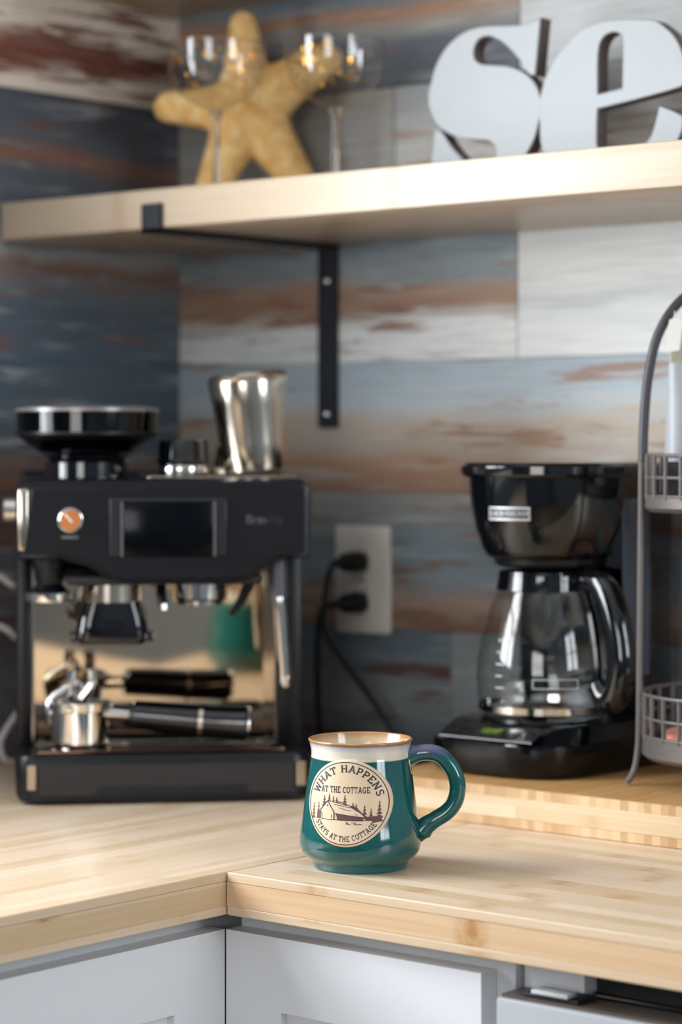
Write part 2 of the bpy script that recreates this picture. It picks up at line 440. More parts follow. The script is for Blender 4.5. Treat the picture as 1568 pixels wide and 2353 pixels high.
left = {
 0: [(0, 1.2, [(0, BLD), (1, BL)], dict())],
 1: [(0, .7, [(0, (92, 84, 86)), (.5, (110, 110, 116)), (1, (82, 88, 98))], dict(rust=BRD, rust_amt=.4)), (.7, 1.3, [(0, BLD), (1, BL)], dict())],
 2: [(0, 1.25, [(0, (110, 112, 118)), (.4, (96, 102, 110)), (.7, (104, 76, 66)), (1, (92, 92, 98))], dict(rust=BRD, rust_amt=.5))],
 3: [(0, 1.25, [(0, (120, 84, 68)), (.22, (108, 96, 92)), (.34, (74, 86, 98)), (1, (82, 96, 108))], dict(rust=BRD, rust_amt=.12, wob=.12))],
 4: [(0, 1.25, [(0, (78, 94, 108)), (.42, (84, 98, 110)), (.56, (112, 116, 120)), (.68, (128, 96, 80)), (.78, (150, 152, 152)), (1, (104, 112, 120))], dict(rust=(140, 90, 66), rust_amt=.35, wob=.16))],
 5: [(0, 1.25, [(0, (72, 78, 88)), (.38, (84, 90, 98)), (.55, (132, 92, 70)), (.68, (88, 92, 100)), (1, (72, 78, 90))], dict(rust=(132, 86, 62), rust_amt=.25, wob=.16))],
 6: [(0, 1.25, [(0, (226, 216, 204)), (.16, (220, 208, 196)), (.27, (116, 66, 52)), (.36, (118, 70, 56)), (.42, (222, 210, 198)), (1, (228, 218, 206))], dict(rust=(120, 70, 56), rust_amt=.50, streak=.06, wob=.22, xs=.8, wisp=.15, edge=.025))],
 7: [(0, 1.25, [(0, GR), (1, WH)], dict())],
}
sd = 1.0
for r in range(8):
    z0, z1 = Z0 + rows[r] + .0003, Z0 + rows[r + 1] - .0003
    for (a, b_, bands, kw) in back[r]:
        sd += 1.37
        obj('plank', bx(a + TH + .0006, b_ + TH - .0006, -TH, 0, z0, z1, .0005, 1), plank_mat('plank_print', bands, sd, **kw), WB, smooth=False)
    for (a, b_, bands, kw) in left[r]:
        sd += 1.37
        obj('plank', bx(0, TH, max(-b_, -.765) + .0006, -a - .0006, z0, z1, .0005, 1), plank_mat('plank_print', bands, sd, **kw), WL, smooth=False)

# ================================================================ CABINETS AND WORKTOPS
CX, CY, CT = 0.692, -0.6675, 0.036        # inner corner of the worktop, worktop thickness
def shaker(name, parent, wd, ht, flip=1):
    """door local: x along width, y=0 front, y>0 into the cabinet"""
    s = 0.062; t = 0.02
    root = obj(name, bx(0, wd, .008, t, 0, ht), M_white, parent, smooth=False)
    for q in ((0, s, 0, ht), (wd - s, wd, 0, ht)):
        obj('stile', bx(q[0], q[1], 0, .008, q[2], q[3]), M_white, root, smooth=False)
    for q in ((s, wd - s, 0, s), (s, wd - s, ht - s, ht)):
        obj('rail', bx(q[0], q[1], 0, .008, q[2], q[3]), M_white, root, smooth=False)
    return root
DT = Z0 - 0.052
# left run, faces +x
cl = thing('base_cabinet', 'white shaker base cabinet under the left worktop, facing right', 'cabinet', (CX - .015, CY, 0))
obj('carcass', bx(-.645, -.021, -1.93, CY * -1 - .02, .10, Z0 - CT - .001), pm('cabinet_carcass', rgb(206, 211, 216), .45), cl, smooth=False)
obj('toe_kick', bx(-.645, -.09, -1.93, -.1, 0, .10), M_white, cl, smooth=False)
for k in range(3):
    d = shaker('door', cl, .60, DT - .12)
    d.location = (0, -.603 * (k + 1) + .0175, .12); d.rotation_euler = (0, 0, pi / 2)
# right run, faces -y
cr = thing('base_cabinet', 'white shaker base cabinet under the right worktop, left of the dishwasher', 'cabinet', (CX - .015, CY + .015, 0))
obj('carcass', bx(0.0, .288, .021, .64, .10, Z0 - CT - .001), pm('cabinet_carcass', rgb(206, 211, 216), .45), cr, smooth=False)
obj('toe_kick', bx(0.08, .288, .09, .64, 0, .10), M_white, cr, smooth=False)
d = shaker('door', cr, .269, DT - .12); d.location = (.001, 0, .12)
# dishwasher
dw = thing('dishwasher', 'light grey dishwasher with a dark top gap under the right worktop', 'dishwasher', (1.026, CY + .008, 0))
M_dw = pm('dishwasher_front', rgb(156, 159, 164), .5)
M_dark = pm('dark_gap', rgb(16, 16, 20), .6)
obj('door', bx(-.0605, .545, 0, .035, .11, Z0 - .066, .003), M_dw, dw)
obj('door_top', bx(-.0565, .541, .003, .033, Z0 - .0655, Z0 - .0635), pm('dishwasher_control_strip', rgb(88, 78, 70), .4), dw, smooth=False)
obj('tub', bx(0.0, .541, .05, .60, .08, Z0 - .050), M_dark, dw, smooth=False)
obj('tub_rim', bx(.0, .541, .044, .05, Z0 - .0645, Z0 - .0605), M_chrome, dw, smooth=False)
lt = obj('latch', bx(-.038, .012, .006, .032, Z0 - .0635, Z0 - .060, .001), M_dark, dw)
obj('latch_plate', bx(-.030, .004, .004, .018, Z0 - .0600, Z0 - .0565, .001), pm('latch_grey', rgb(190, 195, 196), .4), lt)
obj('mounting_strip', bx(-.058, -.002, .036, .056, .12, Z0 - CT - .002), M_white, dw, smooth=False)

def slab(root, x0, x1, y0, y1, mt, mc):
    z1 = Z0; z0 = Z0 - CT
    obj('bottom_ply', bx(x0, x1, y0, y1, z0, z0 + .008, .0008, 1), mt, root, smooth=False)
    obj('core_ply', bx(x0, x1, y0, y1, z0 + .008, z1 - .008, .0), mc, root, smooth=False)
    obj('top_ply', bx(x0, x1, y0, y1, z1 - .008, z1, .0007, 1), mt, root, smooth=False)
wl = thing('worktop', 'pale bamboo worktop along the left wall, under the espresso machine', 'worktop')
slab(wl, TH + .001, CX - .0008, -2.6, -TH - .001, M_top_l, M_core_l)
wr = thing('worktop', 'pale bamboo worktop along the back wall, under the green mug', 'worktop')
slab(wr, CX + .0008, 2.3, CY, -TH - .001, M_top_b, M_core_b)

# loose thick board carrying the coffee maker and the wire stand
BZ = Z0 + .0382
bd = thing('bamboo_board', 'thick laminated bamboo board under the coffee maker and wire stand', 'board', (0, 0, 0))
bx0, bx1, by0, by1 = .575, 1.35, -.326, -.022
obj('bottom_ply', bx(bx0, bx1, by0, by1, Z0 + .0002, Z0 + .0095, .0008, 1), M_board_ply, bd, smooth=False)
obj('core_ply', bx(bx0, bx1, by0, by1, Z0 + .0095, Z0 + .0285), M_board_core, bd, smooth=False)
obj('edge_ply', bx(bx0, bx1, by0, by1, Z0 + .0285, BZ - .0006), M_board_ply, bd, smooth=False)
obj('top_face', bx(bx0 + .001, bx1 - .001, by0 + .001, by1 - .001, BZ - .0006, BZ, .0003, 1), M_board_top, bd, smooth=False)

# ================================================================ SHELVES
SZ, ST, SD = Z0 + .592, .042, .302
s1 = tag(obj('wall_shelf', bx(TH + .001, 1.5, -SD, -TH - .001, SZ, SZ + ST, .0018, 2), M_shelf), 'pale bamboo wall shelf carrying the starfish, glasses and white letters', 'shelf')
s2 = tag(obj('wall_shelf', bx(TH + .001, 1.5, -SD, -TH - .001, Z0 + .884, Z0 + .884 + ST, .0018, 2), M_shelf), 'upper bamboo wall shelf, only its underside seen at the top', 'shelf')
def bracket(x, z, label):
    w2 = .0145; t = .005
    b = thing('shelf_bracket', label, 'bracket', (x, 0, z))
    obj('wall_plate', bx(-w2, w2, -TH - t, -TH, -.213, 0, .0008, 1), M_iron, b, smooth=False)
    obj('arm', bx(-w2, w2, -SD - t, -TH, -t, 0, .0008, 1), M_iron, b, smooth=False)
    obj('lip', bx(-w2, w2, -SD - t, -SD, -t, .026, .0008, 1), M_iron, b, smooth=False)
    for zz in (-.042, -.198):
        s = obj('screw', lz([(0, .0035), (.0022, .0033), (.0042, .002), (.005, 0), (0, 0)], 20, axis='Y'), M_chrome, b, (0, -TH - t, zz))
        s.rotation_euler = (0, 0, pi)
    return b
bracket(.251, SZ, 'black iron L bracket holding the lower shelf, two screws showing')

# ================================================================ WALL OUTLET AND CORDS
ot = thing('wall_outlet', 'white double wall outlet plate with two black plugs in it', 'outlet', (.3035, -TH, Z0 + .204))
M_plate = pm('outlet_plate', rgb(226, 222, 214), .35)
bm = loft(NB(), [[(p[0], 0, p[1]) for p in rrect(.080, .124, .004, 0)][::-1], [(p[0], -.004, p[1]) for p in rrect(.080, .124, .004, 0)][::-1], [(p[0], -.006, p[1]) for p in rrect(.074, .118, .004, 0)][::-1]])
obj('plate', bm, M_plate, ot)
for zz in (.0195, -.0195):
    bm = loft(NB(), [[(p[0], -.0058, p[1] + zz) for p in rrect(.034, .029, .008, 0)][::-1], [(p[0], -.0075, p[1] + zz) for p in rrect(.034, .029, .008, 0)][::-1]])
    obj('socket', bm, M_plate, ot)
    for xx in (-.0062, .0062): obj('slot', bx(xx - .001, xx + .001, -.0079, -.0072, zz - .001, zz + .008), M_dark, ot, smooth=False)
obj('screw', lz([(0, .0075), (.003, .007), (.0035, .0055), (0, .0055)], 16, axis='Y'), M_chrome, ot, rot=(0, 0, pi))
def plugcord(label, zz, path, r=.0032, r1=.0032):
    p = thing('power_cord', label, 'cord', (.3035, -TH, Z0 + .204 + zz))
    rings = []
    for (y, wx, hz) in ((-.0082, .026, .024), (-.014, .028, .025), (-.034, .024, .021), (-.040, .017, .014), (-.048, .010, .009), (-.056, .008, .0075)):
        rings.append([(q[0], y, q[1]) for q in rrect(wx, hz, min(wx, hz) * .42, 0)][::-1])
    obj('plug', loft(NB(), rings), M_blackm, p)
    o = Vector(p.location)
    pts = catmull([Vector((0, -.054, 0))] + [Vector(q) - o for q in path], 10)
    obj('cable', tube(NB(), pts, r, 8), M_blackm, p)
plugcord('black cord plugged into the upper outlet, running down to the right', .0205,
         [(.314, -.084, Z0 + .214), (.322, -.100, Z0 + .185), (.322, -.100, Z0 + .150), (.338, -.080, Z0 + .110), (.358, -.060, Z0 + .072), (.378, -.048, Z0 + .035), (.390, -.05, Z0 + .010), (.43, -.06, Z0 + .0045), (.52, -.05, Z0 + .0045), (.56, -.05, Z0 + .0045)], .0036)
plugcord('black cord plugged into the lower outlet, looping behind the espresso machine', -.0265,
         [(.296, -.076, Z0 + .170), (.292, -.078, Z0 + .130), (.286, -.070, Z0 + .070), (.284, -.062, Z0 + .020), (.284, -.05, Z0 + .0050), (.25, -.040, Z0 + .0050), (.20, -.036, Z0 + .005)], .0036)

# white cord on the left of the machine
wc = thing('white_cord', 'white cable coiled on the worktop left of the espresso machine', 'cord', (.05, -.34, Z0))
pts = catmull([(-0.0051, 0.084, 0.2258), (-0.0057, 0.0509, 0.2147), (0.006, 0.0169, 0.202), (0.0, -0.0017, 0.2123), (-0.0134, -0.0271, 0.2162), (-0.0244, -0.0428, 0.1914), (-0.0134, -0.0271, 0.1645), (0.0, -0.0017, 0.1574), (0.006, 0.0169, 0.145), (-0.007, 0.0525, 0.1235), (-0.007, 0.0591, 0.0835), (0.0, 0.0209, 0.0529), (0.002, 0.002, 0.0352), (0.0, -0.0002, 0.0246), (0.002, 0.002, 0.011), (0.003, 0.015, 0.0042), (-0.005, 0.05, 0.0042)], 10)
obj('cable', tube(NB(), pts, .0036, 8), pm('white_cable', rgb(214, 208, 204), .4), wc)

# ================================================================ ESPRESSO MACHINE
EA = radians(47.3)
EO = Vector((.3838, -.4223, Z0))
em = thing('espresso_machine', 'dark metal espresso machine with bean hopper and touch screen', 'espresso machine', EO, EA)
def E2W(x, y, z): return EO + Matrix.Rotation(EA, 3, 'Z') @ Vector((x, y, z))
DEP = .30
# base with drip tray
bm = loft(NB(), [rrect(.290, DEP, [.02, .02, .03, .03], 0.004, cy=DEP / 2), rrect(.296, DEP, [.02, .02, .03, .03], .010, cy=DEP / 2 ),
                 rrect(.298, DEP, [.02, .02, .03, .03], .044, cy=DEP / 2), rrect(.294, DEP - .004, [.02, .02, .03, .03], .049, cy=DEP / 2)])
base = obj('base', bm, M_blackm, em)
for sx in (-1, 1):
    for yy in (.03, .27): obj('rubber_foot', cyl(.012, 0, .006, 16, c=(sx * .12, yy, 0)), M_dark, base)
obj('base_front_panel', bx(-.126, .131, -.0025, .004, .009, .0405, .0012, 1), pm('base_panel_grey', rgb(52, 50, 52), .4, .5), base, smooth=False)
obj('tray_notch', bx(-.068, .082, -.004, .002, .009, .0185, .001, 1), pm('notch_black', rgb(10, 13, 20), .3), base)
for x0, x1 in ((-.137, -.1275), (.1325, .142)):
    obj('trim_strip', bx(x0, x1, -.0028, .004, .016, .0405, .001, 1), M_steel, base, smooth=False)
# tray
tr = obj('drip_tray', bx(-.128, .122, .012, .150, .0485, .0535, .002, 2), pm('tray_dark_steel', rgb(96, 72, 62), .10, 1.0), em)
for yy in (.030, .132): obj('tray_ridge', bx(-.120, .114, yy, yy + .004, .0530, .0550, .0008, 1), M_char, tr, smooth=False)
# body: side columns and rear
bodyc = NB()
box(bodyc, -.148, -.131, .085, DEP - .008, .045, .245, .004, 2)
box(bodyc, .122, .148, .085, DEP - .008, .045, .245, .004, 2)
box(bodyc, -.140, .140, .156, DEP - .008, .045, .245, .004, 2)
obj('body', bodyc, M_blackm, em)
# polished back plate
t = NT('mirror_back_plate'); t.b.inputs['Metallic'].default_value = 1; t.b.inputs['Base Color'].default_value = rgb(226, 208, 184); t.b.inputs['Roughness'].default_value = .06
t.bump(t.noise(t.coords((1, 1, .6)), 9, 1), .10, .01)
obj('back_plate', loft(NB(), [[(-.131, .150, .054), (.122, .150, .054), (.122, .1555, .054), (-.131, .1555, .054)], [(-.131, .137, .245), (.122, .137, .245), (.122, .1555, .245), (-.131, .1555, .245)]]), t.m, em, smooth=False)
for x in (-.1305, .1205): obj('edge_rail', bx(x - .0012, x + .0012, .085, .150, .054, .24), M_steel, em, smooth=False)
# head
prof = [(-.148, .245), (-.105, .245), (-.078, .238), (-.055, .2235), (-.035, .2205), (.065, .2205), (.086, .2235), (.108, .240), (.125, .245), (.148, .245)]
def headring(inset, y, top, low=0.0):
    R = .012; out = []
    for x, z in prof: out.append((x * (1 - inset / .148), y, z + inset * .4 + low))
    for i in range(5):
        a = i / 4 * pi / 2; out.append((.148 - inset - R + R * cos(a), y, top - inset - R + R * sin(a)))
    for i in range(5):
        a = pi / 2 + i / 4 * pi / 2; out.append((-.148 + inset + R + R * cos(a), y, top - inset - R + R * sin(a)))
    return out
bm = loft(NB(), [headring(.006, -.004, .325), headring(.002, -.002, .325), headring(0, .004, .325), headring(0, .12, .325), headring(0, DEP - .01, .325), headring(.01, DEP - .002, .325)])
head = obj('head', bm, M_char, em)
und = NB()
box(und, -.098, .100, .008, .150, .2185, .228, .004, 2)
obj('head_underside', und, M_dark, em)
# face panel
fp = curve_mesh('face_panel', [[(x * .945, z + .006) for x, z in prof] + [(.140, .315), (-.130, .315)]], .0012, .0006, 1)
face = obj('face_panel', fp, pm('face_panel_dark', rgb(17, 18, 23), .40, .2, spec=.3), em, (0, -.0048, 0), angle=25)
fr = obj('screen_frame', curve_mesh('screen_frame', [[(-.054, .2505), (.060, .2505), (.060, .3045), (-.054, .3045)]], .002, .0015, 2), pm('screen_frame_grey', rgb(48, 48, 54), .3, .5), em, (.0, -.006, 0))
sc_ = obj('touch_screen', bx(-.042, .048, -.0106, -.006, .2475, .3030, .0015, 2), pm('screen_glass', rgb(4, 6, 12), .16, spec=.15), em)
for x0, x1 in ((-.0445, -.042), (.048, .0505)): obj('screen_bezel', bx(x0, x1, -.0110, -.006, .2480, .3025), pm('bezel_grey', rgb(120, 118, 118), .3, .7), sc_, smooth=False)
for x0, x1, sx in ((-.1462, -.1345, 0),):
    obj('side_trim', bx(x0, x1, -.0066, .004, .2535, .3160, .0030, 3), M_steel, em)
# gauge
gx, gz = -.0945, .2847
g = obj('pressure_gauge', cyl(.0125, 0, .005, 32, .001, axis='Y'), M_chrome, em, (gx, -.006, gz), rot=(0, 0, pi))
obj('dial', cyl(.0102, .0045, .0056, 32, axis='Y'), pm('gauge_amber', rgb(184, 112, 58), .5), g)
ndl = obj('needle', bx(-.0008, .0008, .0056, .0064, -.003, .0085), pm('needle_white', rgb(240, 236, 226), .4), g, smooth=False); ndl.rotation_euler = (0, radians(40), 0)
t_ = obj('gauge_lettering', text_mesh('ESPRESSO', .0038), M_silver, em, (gx, -.0064, gz - .0175)); t_.rotation_euler = (0, 0, 0)
obj('brand_lettering', text_mesh('Breville', .0125), pm('brand_print', rgb(120, 120, 126), .4, .4), em, (.0995, -.0064, .284))
# hopper
hx, hy = -.0745, .105
hp = obj('bean_hopper', lz([(0, .030), (.030, .024), (.048, .026), (.066, .038), (.073, .046), (.0735, .069), (.0722, .069), (.0718, .047), (.065, .040), (.047, .028), (.030, .026), (0, .032)], 56), thin_glass('smoky_hopper', (.20, .21, .24, 1), 1.5), em, (hx, hy, .325))
obj('hopper_base', lz([(0, 0), (.044, 0), (.044, .016), (.040, .020), (.046, .024), (.030, .024), (0, .024)], 48), M_black, hp)
obj('hopper_collar', lz([(.0475, .0255), (.0700, .0415), (.0740, .0450), (.0740, .0475), (.0475, .0285)], 48), M_blackm, hp)
obj('hopper_lid', lz([(0, .0750), (.060, .0747), (.0745, .0720), (.0748, .0685), (.070, .0685), (0, .0685)], 56), pm('hopper_lid_grey', rgb(128, 124, 124), .3, .4), hp)
obj('coffee_beans', lz([(0, .0265), (.045, .0285), (.058, .041), (.045, .047), (0, .049)], 40), pm('coffee_beans_dark', rgb(24, 18, 16), .5, grain=.8), hp)
# top warming rail
tb = NB(); tube(tb, [(-.14, .24, .328), (-.14, .285, .328), (.14, .285, .328), (.14, .24, .328)], .003, 8)
obj('cup_rail', tb, M_blackm, em)
obj('cup_tray', bx(-.015, .138, .035, .280, .3245, .3275, .001, 1), M_steel, em, smooth=False)
# side dial
dl = obj('grind_dial', lz([(0, 0), (.013, 0), (.013, .012), (.011, .014), (0, .014)], 28, axis='X'), M_chrome, em, (-.148, .10, .292), rot=(0, 0, pi))
# tamper stored left
tm = obj('tamper', lz([(0, 0), (.024, 0), (.0245, .003), (.0245, .008), (.018, .0105), (.013, .017), (.016, .028), (.018, .036), (.018, .044), (0, .044)], 40), [M_blackm], em, (-.114, .045, .2015))
obj('tamper_disc', lz([(0, -.0005), (.0245, -.0005), (.0252, .003), (.0252, .0085), (.018, .0095)], 40), M_chrome, tm)
# grinder outlet and cradle
go = obj('grinder_outlet', lz([(0, 0), (.0305, 0), (.0305, .024), (0, .024)], 44), M_steel, em, (-.0505, .07, .199))
cra = loft(NB(), [rrect(.066, .05, .014, -.043, cy=0), rrect(.076, .054, .014, -.036), rrect(.070, .05, .014, -.018), rrect(.060, .046, .014, 0)])
obj('grinder_cradle', cra, M_black, go)
for sx in (-1, 1): obj('cradle_arm', bx(sx * .037 - .006, sx * .037 + .006, -.03, .0, -.040, -.030, .003, 2), M_black, go)
obj('cradle_badge', bx(-.010, .010, -.0275, -.022, -.028, -.018, .001, 1), M_char, go)
# group head
gh = obj('group_head', lz([(0, 0), (.027, 0), (.029, .002), (.0295, .022), (0, .022)], 44), M_chrome, em, (.0405, .075, .199))
obj('shower_screen', cyl(.0255, -.004, .0, 40), M_steel, gh)
# hot water spout
ws = obj('water_spout', tube(NB(), catmull([(0, .03, .022), (0, .012, .018), (0, .0, .006), (.002, -.004, -.004)], 6), .0052, 12), M_blackm, em, (-.0005, .05, .200))
obj('spout_tip', tube(NB(), [(.002, -.004, -.003), (.0022, -.0045, -.009)], .0048, 12), M_chrome, ws)
# steam wand
sw = obj('steam_wand', tube(NB(), catmull([(0, 0, .045), (0, -.004, .02), (.001, -.006, 0), (.004, -.006, -.04), (.0068, -.006, -.080)], 8), .0066, 14), M_chrome, em, (.117, .03, .2))
obj('wand_grip', tube(NB(), [(0, -.002, .042), (.0003, -.006, .004)], .0098, 16), pm('wand_grip_grey', rgb(70, 72, 78), .4), sw)
obj('wand_tip', lz([(0, -.006), (.004, -.005), (.0068, .002), (.0066, .008)], 14), M_chrome, sw, (.0068, -.006, -.082))
# wand lever, seen at an angle beside the wand
obj('wand_sensor', tube(NB(), [(.010, 0, .022), (0, 0, 0), (-.012, 0, -.016)], [.006, .005, .003], 10), M_blackm, em, (.083, .06, .200))
# portafilter lying on the tray
PO = E2W(-.0830, .058, .0552)
pf = thing('portafilter', 'chrome portafilter with black handle lying on the drip tray', 'portafilter', PO, EA)
obj('basket', lz([(0, .002), (.020, 0), (.0265, .001), (.0268, .030), (.0295, .031), (.0300, .0385), (.0262, .0385), (.0255, .010), (0, .008)], 44), M_chrome, pf)
obj('spout', tube(NB(), catmull([(-.022, .018, .016), (-.026, .022, .034), (-.012, .024, .046), (.002, .024, .054)], 6), [.0075] * 18 + [.006], 12), M_chrome, pf)
for sx in (-1, 1):
    obj('spout_outlet', tube(NB(), catmull([(-.002 + sx * .004, .022, .038), (.002 + sx * .010, .022, .052), (.002 + sx * .009, .022, .066)], 5), .0055, 12), M_chrome, pf)
for a in (0.6, 2.8, 4.7): obj('lug', bx(-.004, .004, .029, .034, .031, .0365, .001, 1), M_chrome, pf, rot=(0, 0, a))
obj('neck', tube(NB(), [(.024, -.006, .028), (.046, -.010, .0265)], [.0075, .0062], 14), M_chrome, pf)
hd = catmull([(.046, -.010, .027), (.052, -.011, .0265), (.075, -.014, .0245), (.110, -.019, .0215), (.138, -.023, .0195), (.150, -.025, .0190), (.154, -.0255, .0188)], 5)
hr = []
for i in range(len(hd)):
    s = i / (len(hd) - 1); hr.append(.0128 + .0042 * s if .12 < s < .93 else (.0118 if s <= .12 else .0155))
hn = obj('handle', tube(NB(), hd, hr, 20), M_black, pf)
obj('handle_cap', tube(NB(), [(.1535, -.0254, .0188), (.1565, -.0259, .0187)], [.0156, .0140], 20), M_chrome, hn)
obj('handle_band', tube(NB(), [(.109, -.0189, .0216), (.113, -.0194, .0213)], [.0162, .0163], 20), M_steel, hn)
pf.scale = (1.1, 1.1, 1.1)

# jug upside down on the cup tray
jg = thing('milk_jug', 'upturned stainless steel milk jug on top of the espresso machine', 'jug', E2W(.1005, .085, .3278), EA)
jb = lz([(.0318, .001), (.0325, 0), (.033, .002), (.0340, .03), (.0370, .07), (.0398, .094), (.0392, .100), (.036, .1045), (.030, .1058), (0, .1062), (0, .1045), (.034, .1025), (.0378, .098), (.0378, .094), (.0350, .07), (.0322, .03), (.0318, .001)], 56)
jo = obj('jug_body', jb, M_steel, jg, rot=(0, radians(-5.5), 0), loc=(.0, 0, .0052)); jo.scale = (1.06, 1.06, .96)
obj('base_rim', lz([(.0392, .0965), (.0398, .1005), (.0365, .1052), (.0335, .1060), (.0335, .1052), (.036, .1040)], 56), M_steel, jo)
obj('spout', loft(NB(), [[(-.031, -.012, .001), (-.044, 0, .000), (-.031, .012, .001)], [(-.033, -.006, .028), (-.0365, 0, .030), (-.033, .006, .028)]]), M_steel, jo)
hb = NB(); tube(hb, catmull([(0, .0345, .03), (0, .056, .034), (0, .062, .055), (0, .056, .082), (0, .037, .088)], 6), .005, 10, flat=.5)
obj('handle', hb, M_steel, jo)
# small round canister
dc = thing('dosing_ring', 'small glossy black ring on the espresso machine, between hopper and jug', 'ring', E2W(.0240, .085, .3278), EA)
obj('ring_body', lz([(0, 0), (.0255, 0), (.0255, .011), (.0285, .014), (.0265, .018), (.0255, .034), (.0240, .036), (.0225, .034), (.0225, .004), (0, .004)], 44), M_black, dc)
obj('steel_band', lz([(.0257, .002), (.0262, .003), (.0262, .009), (.0257, .010)], 44), M_chrome, dc)

# ================================================================ COFFEE MAKER
KO = Vector((.674, -.186, BZ))
km = thing('coffee_maker', 'black drip coffee maker on the bamboo board', 'coffee maker', KO)
def dring(hw, yf, yb, z, bulge=.03, rc=.02, n=20):
    """D-shaped ring: arc front (towards -y), square back"""
    out = []
    for i in range(n + 1):
        a = pi + pi * i / n
        sx = cos(a); sy = sin(a)
        q = 3.2
        out.append((hw * abs(sx) ** (2 / q) * (1 if sx > 0 else -1), -abs(yf) * abs(sy) ** (2 / q) * 1.0, z))
    for i in range(5):
        a = i / 4 * pi / 2; out.append((hw - rc + rc * cos(a), yb - rc + rc * sin(a), z))
    for i in range(5):
        a = pi / 2 + i / 4 * pi / 2; out.append((-hw + rc + rc * cos(a), yb - rc + rc * sin(a), z))
    return out
bm = loft(NB(), [dring(.086, .096, .118, .002), dring(.089, .100, .120, .006), dring(.088, .099, .120, .032), dring(.085, .092, .120, .034), dring(.080, .066, .118, .0465), dring(.076, .060, .116, .0485)])
kb = obj('base', bm, pm('black_base_plastic', rgb(7, 9, 13), .12, spec=.35), km, angle=50)
for sx in (-1, 1): obj('rubber_foot', cyl(.01, 0, .004, 16, c=(sx * .06, -.05, 0)), M_dark, kb)
# sloping control panel: lcd, buttons
nrm = math.atan2(.0125, .026)
cp = obj('control_panel', bx(-.056, .056, -.013, .013, 0, .0014, .0006, 1), pm('panel_black', rgb(20, 22, 26), .2), km, (0, -.0795, .0402), rot=(nrm, 0, 0))
obj('clock_display', bx(-.0150, .0150, -.0065, .0065, .0013, .0022), pm('lcd_green', rgb(24, 30, 16), .3, emis=rgb(140, 190, 60), estr=.01), cp, smooth=False)
obj('clock_digits', text_mesh('12:07', .0105).copy(), pm('lcd_digits', rgb(110, 140, 50), .4, emis=rgb(170, 214, 80), estr=.12), cp, (0, 0, .0026), rot=(-pi / 2, 0, 0))
for x in (-.045, -.030, .030, .045): obj('button', lz([(0, .003), (.0045, .0028), (.0052, .0012), (0, .0012)], 18), M_char, cp, (x, 0, 0))
# hot plate
hpz = .0487
obj('hot_plate', lz([(0, .004), (.060, .004), (.0635, .003), (.065, 0), (0, 0)], 48), pm('hot_plate_dark', rgb(30, 28, 28), .2, .7), km, (.007, .002, hpz))
# rear column
obj('column', bx(-.074, .086, .064, .119, .045, .235, .010, 3), M_black, km)
obj('water_tank', loft(NB(), [rrect(.158, .105, .012, .200, cx=.008, cy=.066), rrect(.159, .106, .012, .24, cx=.008, cy=.066), rrect(.160, .108, .012, .297, cx=.008, cy=.066)]), M_black, km)
wg = obj('water_gauge', bx(.0862, .0886, .018, .066, .092, .268, .0011, 2), pm('smoky_window', rgb(66, 74, 84), .18), km)
for i in range(7): obj('level_mark', bx(.0884, .0892, .044, .051, .110 + i * .022, .1122 + i * .022), M_silver, wg, smooth=False)
# brew basket housing (tapered bucket)
def circ(r, z, n=56, oy=0.0, f=1.0): return [(r * cos(2 * pi * i / n), oy + r * f * sin(2 * pi * i / n), z) for i in range(n)]
bm = loft(NB(), [circ(.061, .2085), circ(.0650, .211), circ(.0685, .217), circ(.0752, .237), circ(.0786, .252), circ(.0812, .272), circ(.0822, .290)])
bh = obj('brew_basket', bm, M_black, km, (.009, .008, 0))
obj('basket_neck', lz([(0, .2000), (.052, .2000), (.056, .203), (.058, .212), (0, .212)], 44), M_blackm, bh)
lid = loft(NB(), [rrect(.163, .205, [.080, .080, .014, .014], .2895, 14, cx=.009, cy=.020), rrect(.169, .209, [.082, .082, .014, .014], .2925, 14, cx=.009, cy=.020), rrect(.169, .209, [.082, .082, .014, .014], .300, 14, cx=.009, cy=.020), rrect(.163, .203, [.080, .080, .013, .013], .3035, 14, cx=.009, cy=.020)])
obj('lid', lid, M_black, km)
# badge wrapped on the bucket front
def wrap_arc(r, z0, z1, a0, a1, th, n=14):
    bm = NB(); rings = []
    for i in range(n + 1):
        a = a0 + (a1 - a0) * i / n
        rings.append([((r + q[0]) * sin(a), -(r + q[0]) * cos(a), q[1]) for q in ((0, z0), (th, z0), (th, z1), (0, z1))])
    return loft(bm, rings)
ba = radians(3)
plq = obj('badge', wrap_arc(.0772, .2475, .2605, ba - .30, ba + .30, .0026), M_silver, bh)
obj('badge_field', wrap_arc(.0796, .2493, .2587, ba - .283, ba + .283, .0006), pm('badge_black', rgb(36, 38, 40), .4), plq)
me = text_mesh('BLACK+DECKER', .0062, .0001)
for v in me.vertices:
    x, y, z = v.co; a = ba + x / .0785; v.co = ((.0805 - y) * sin(a), -(.0805 - y) * cos(a), .2540 + z)
obj('badge_lettering', me, M_silver, plq)

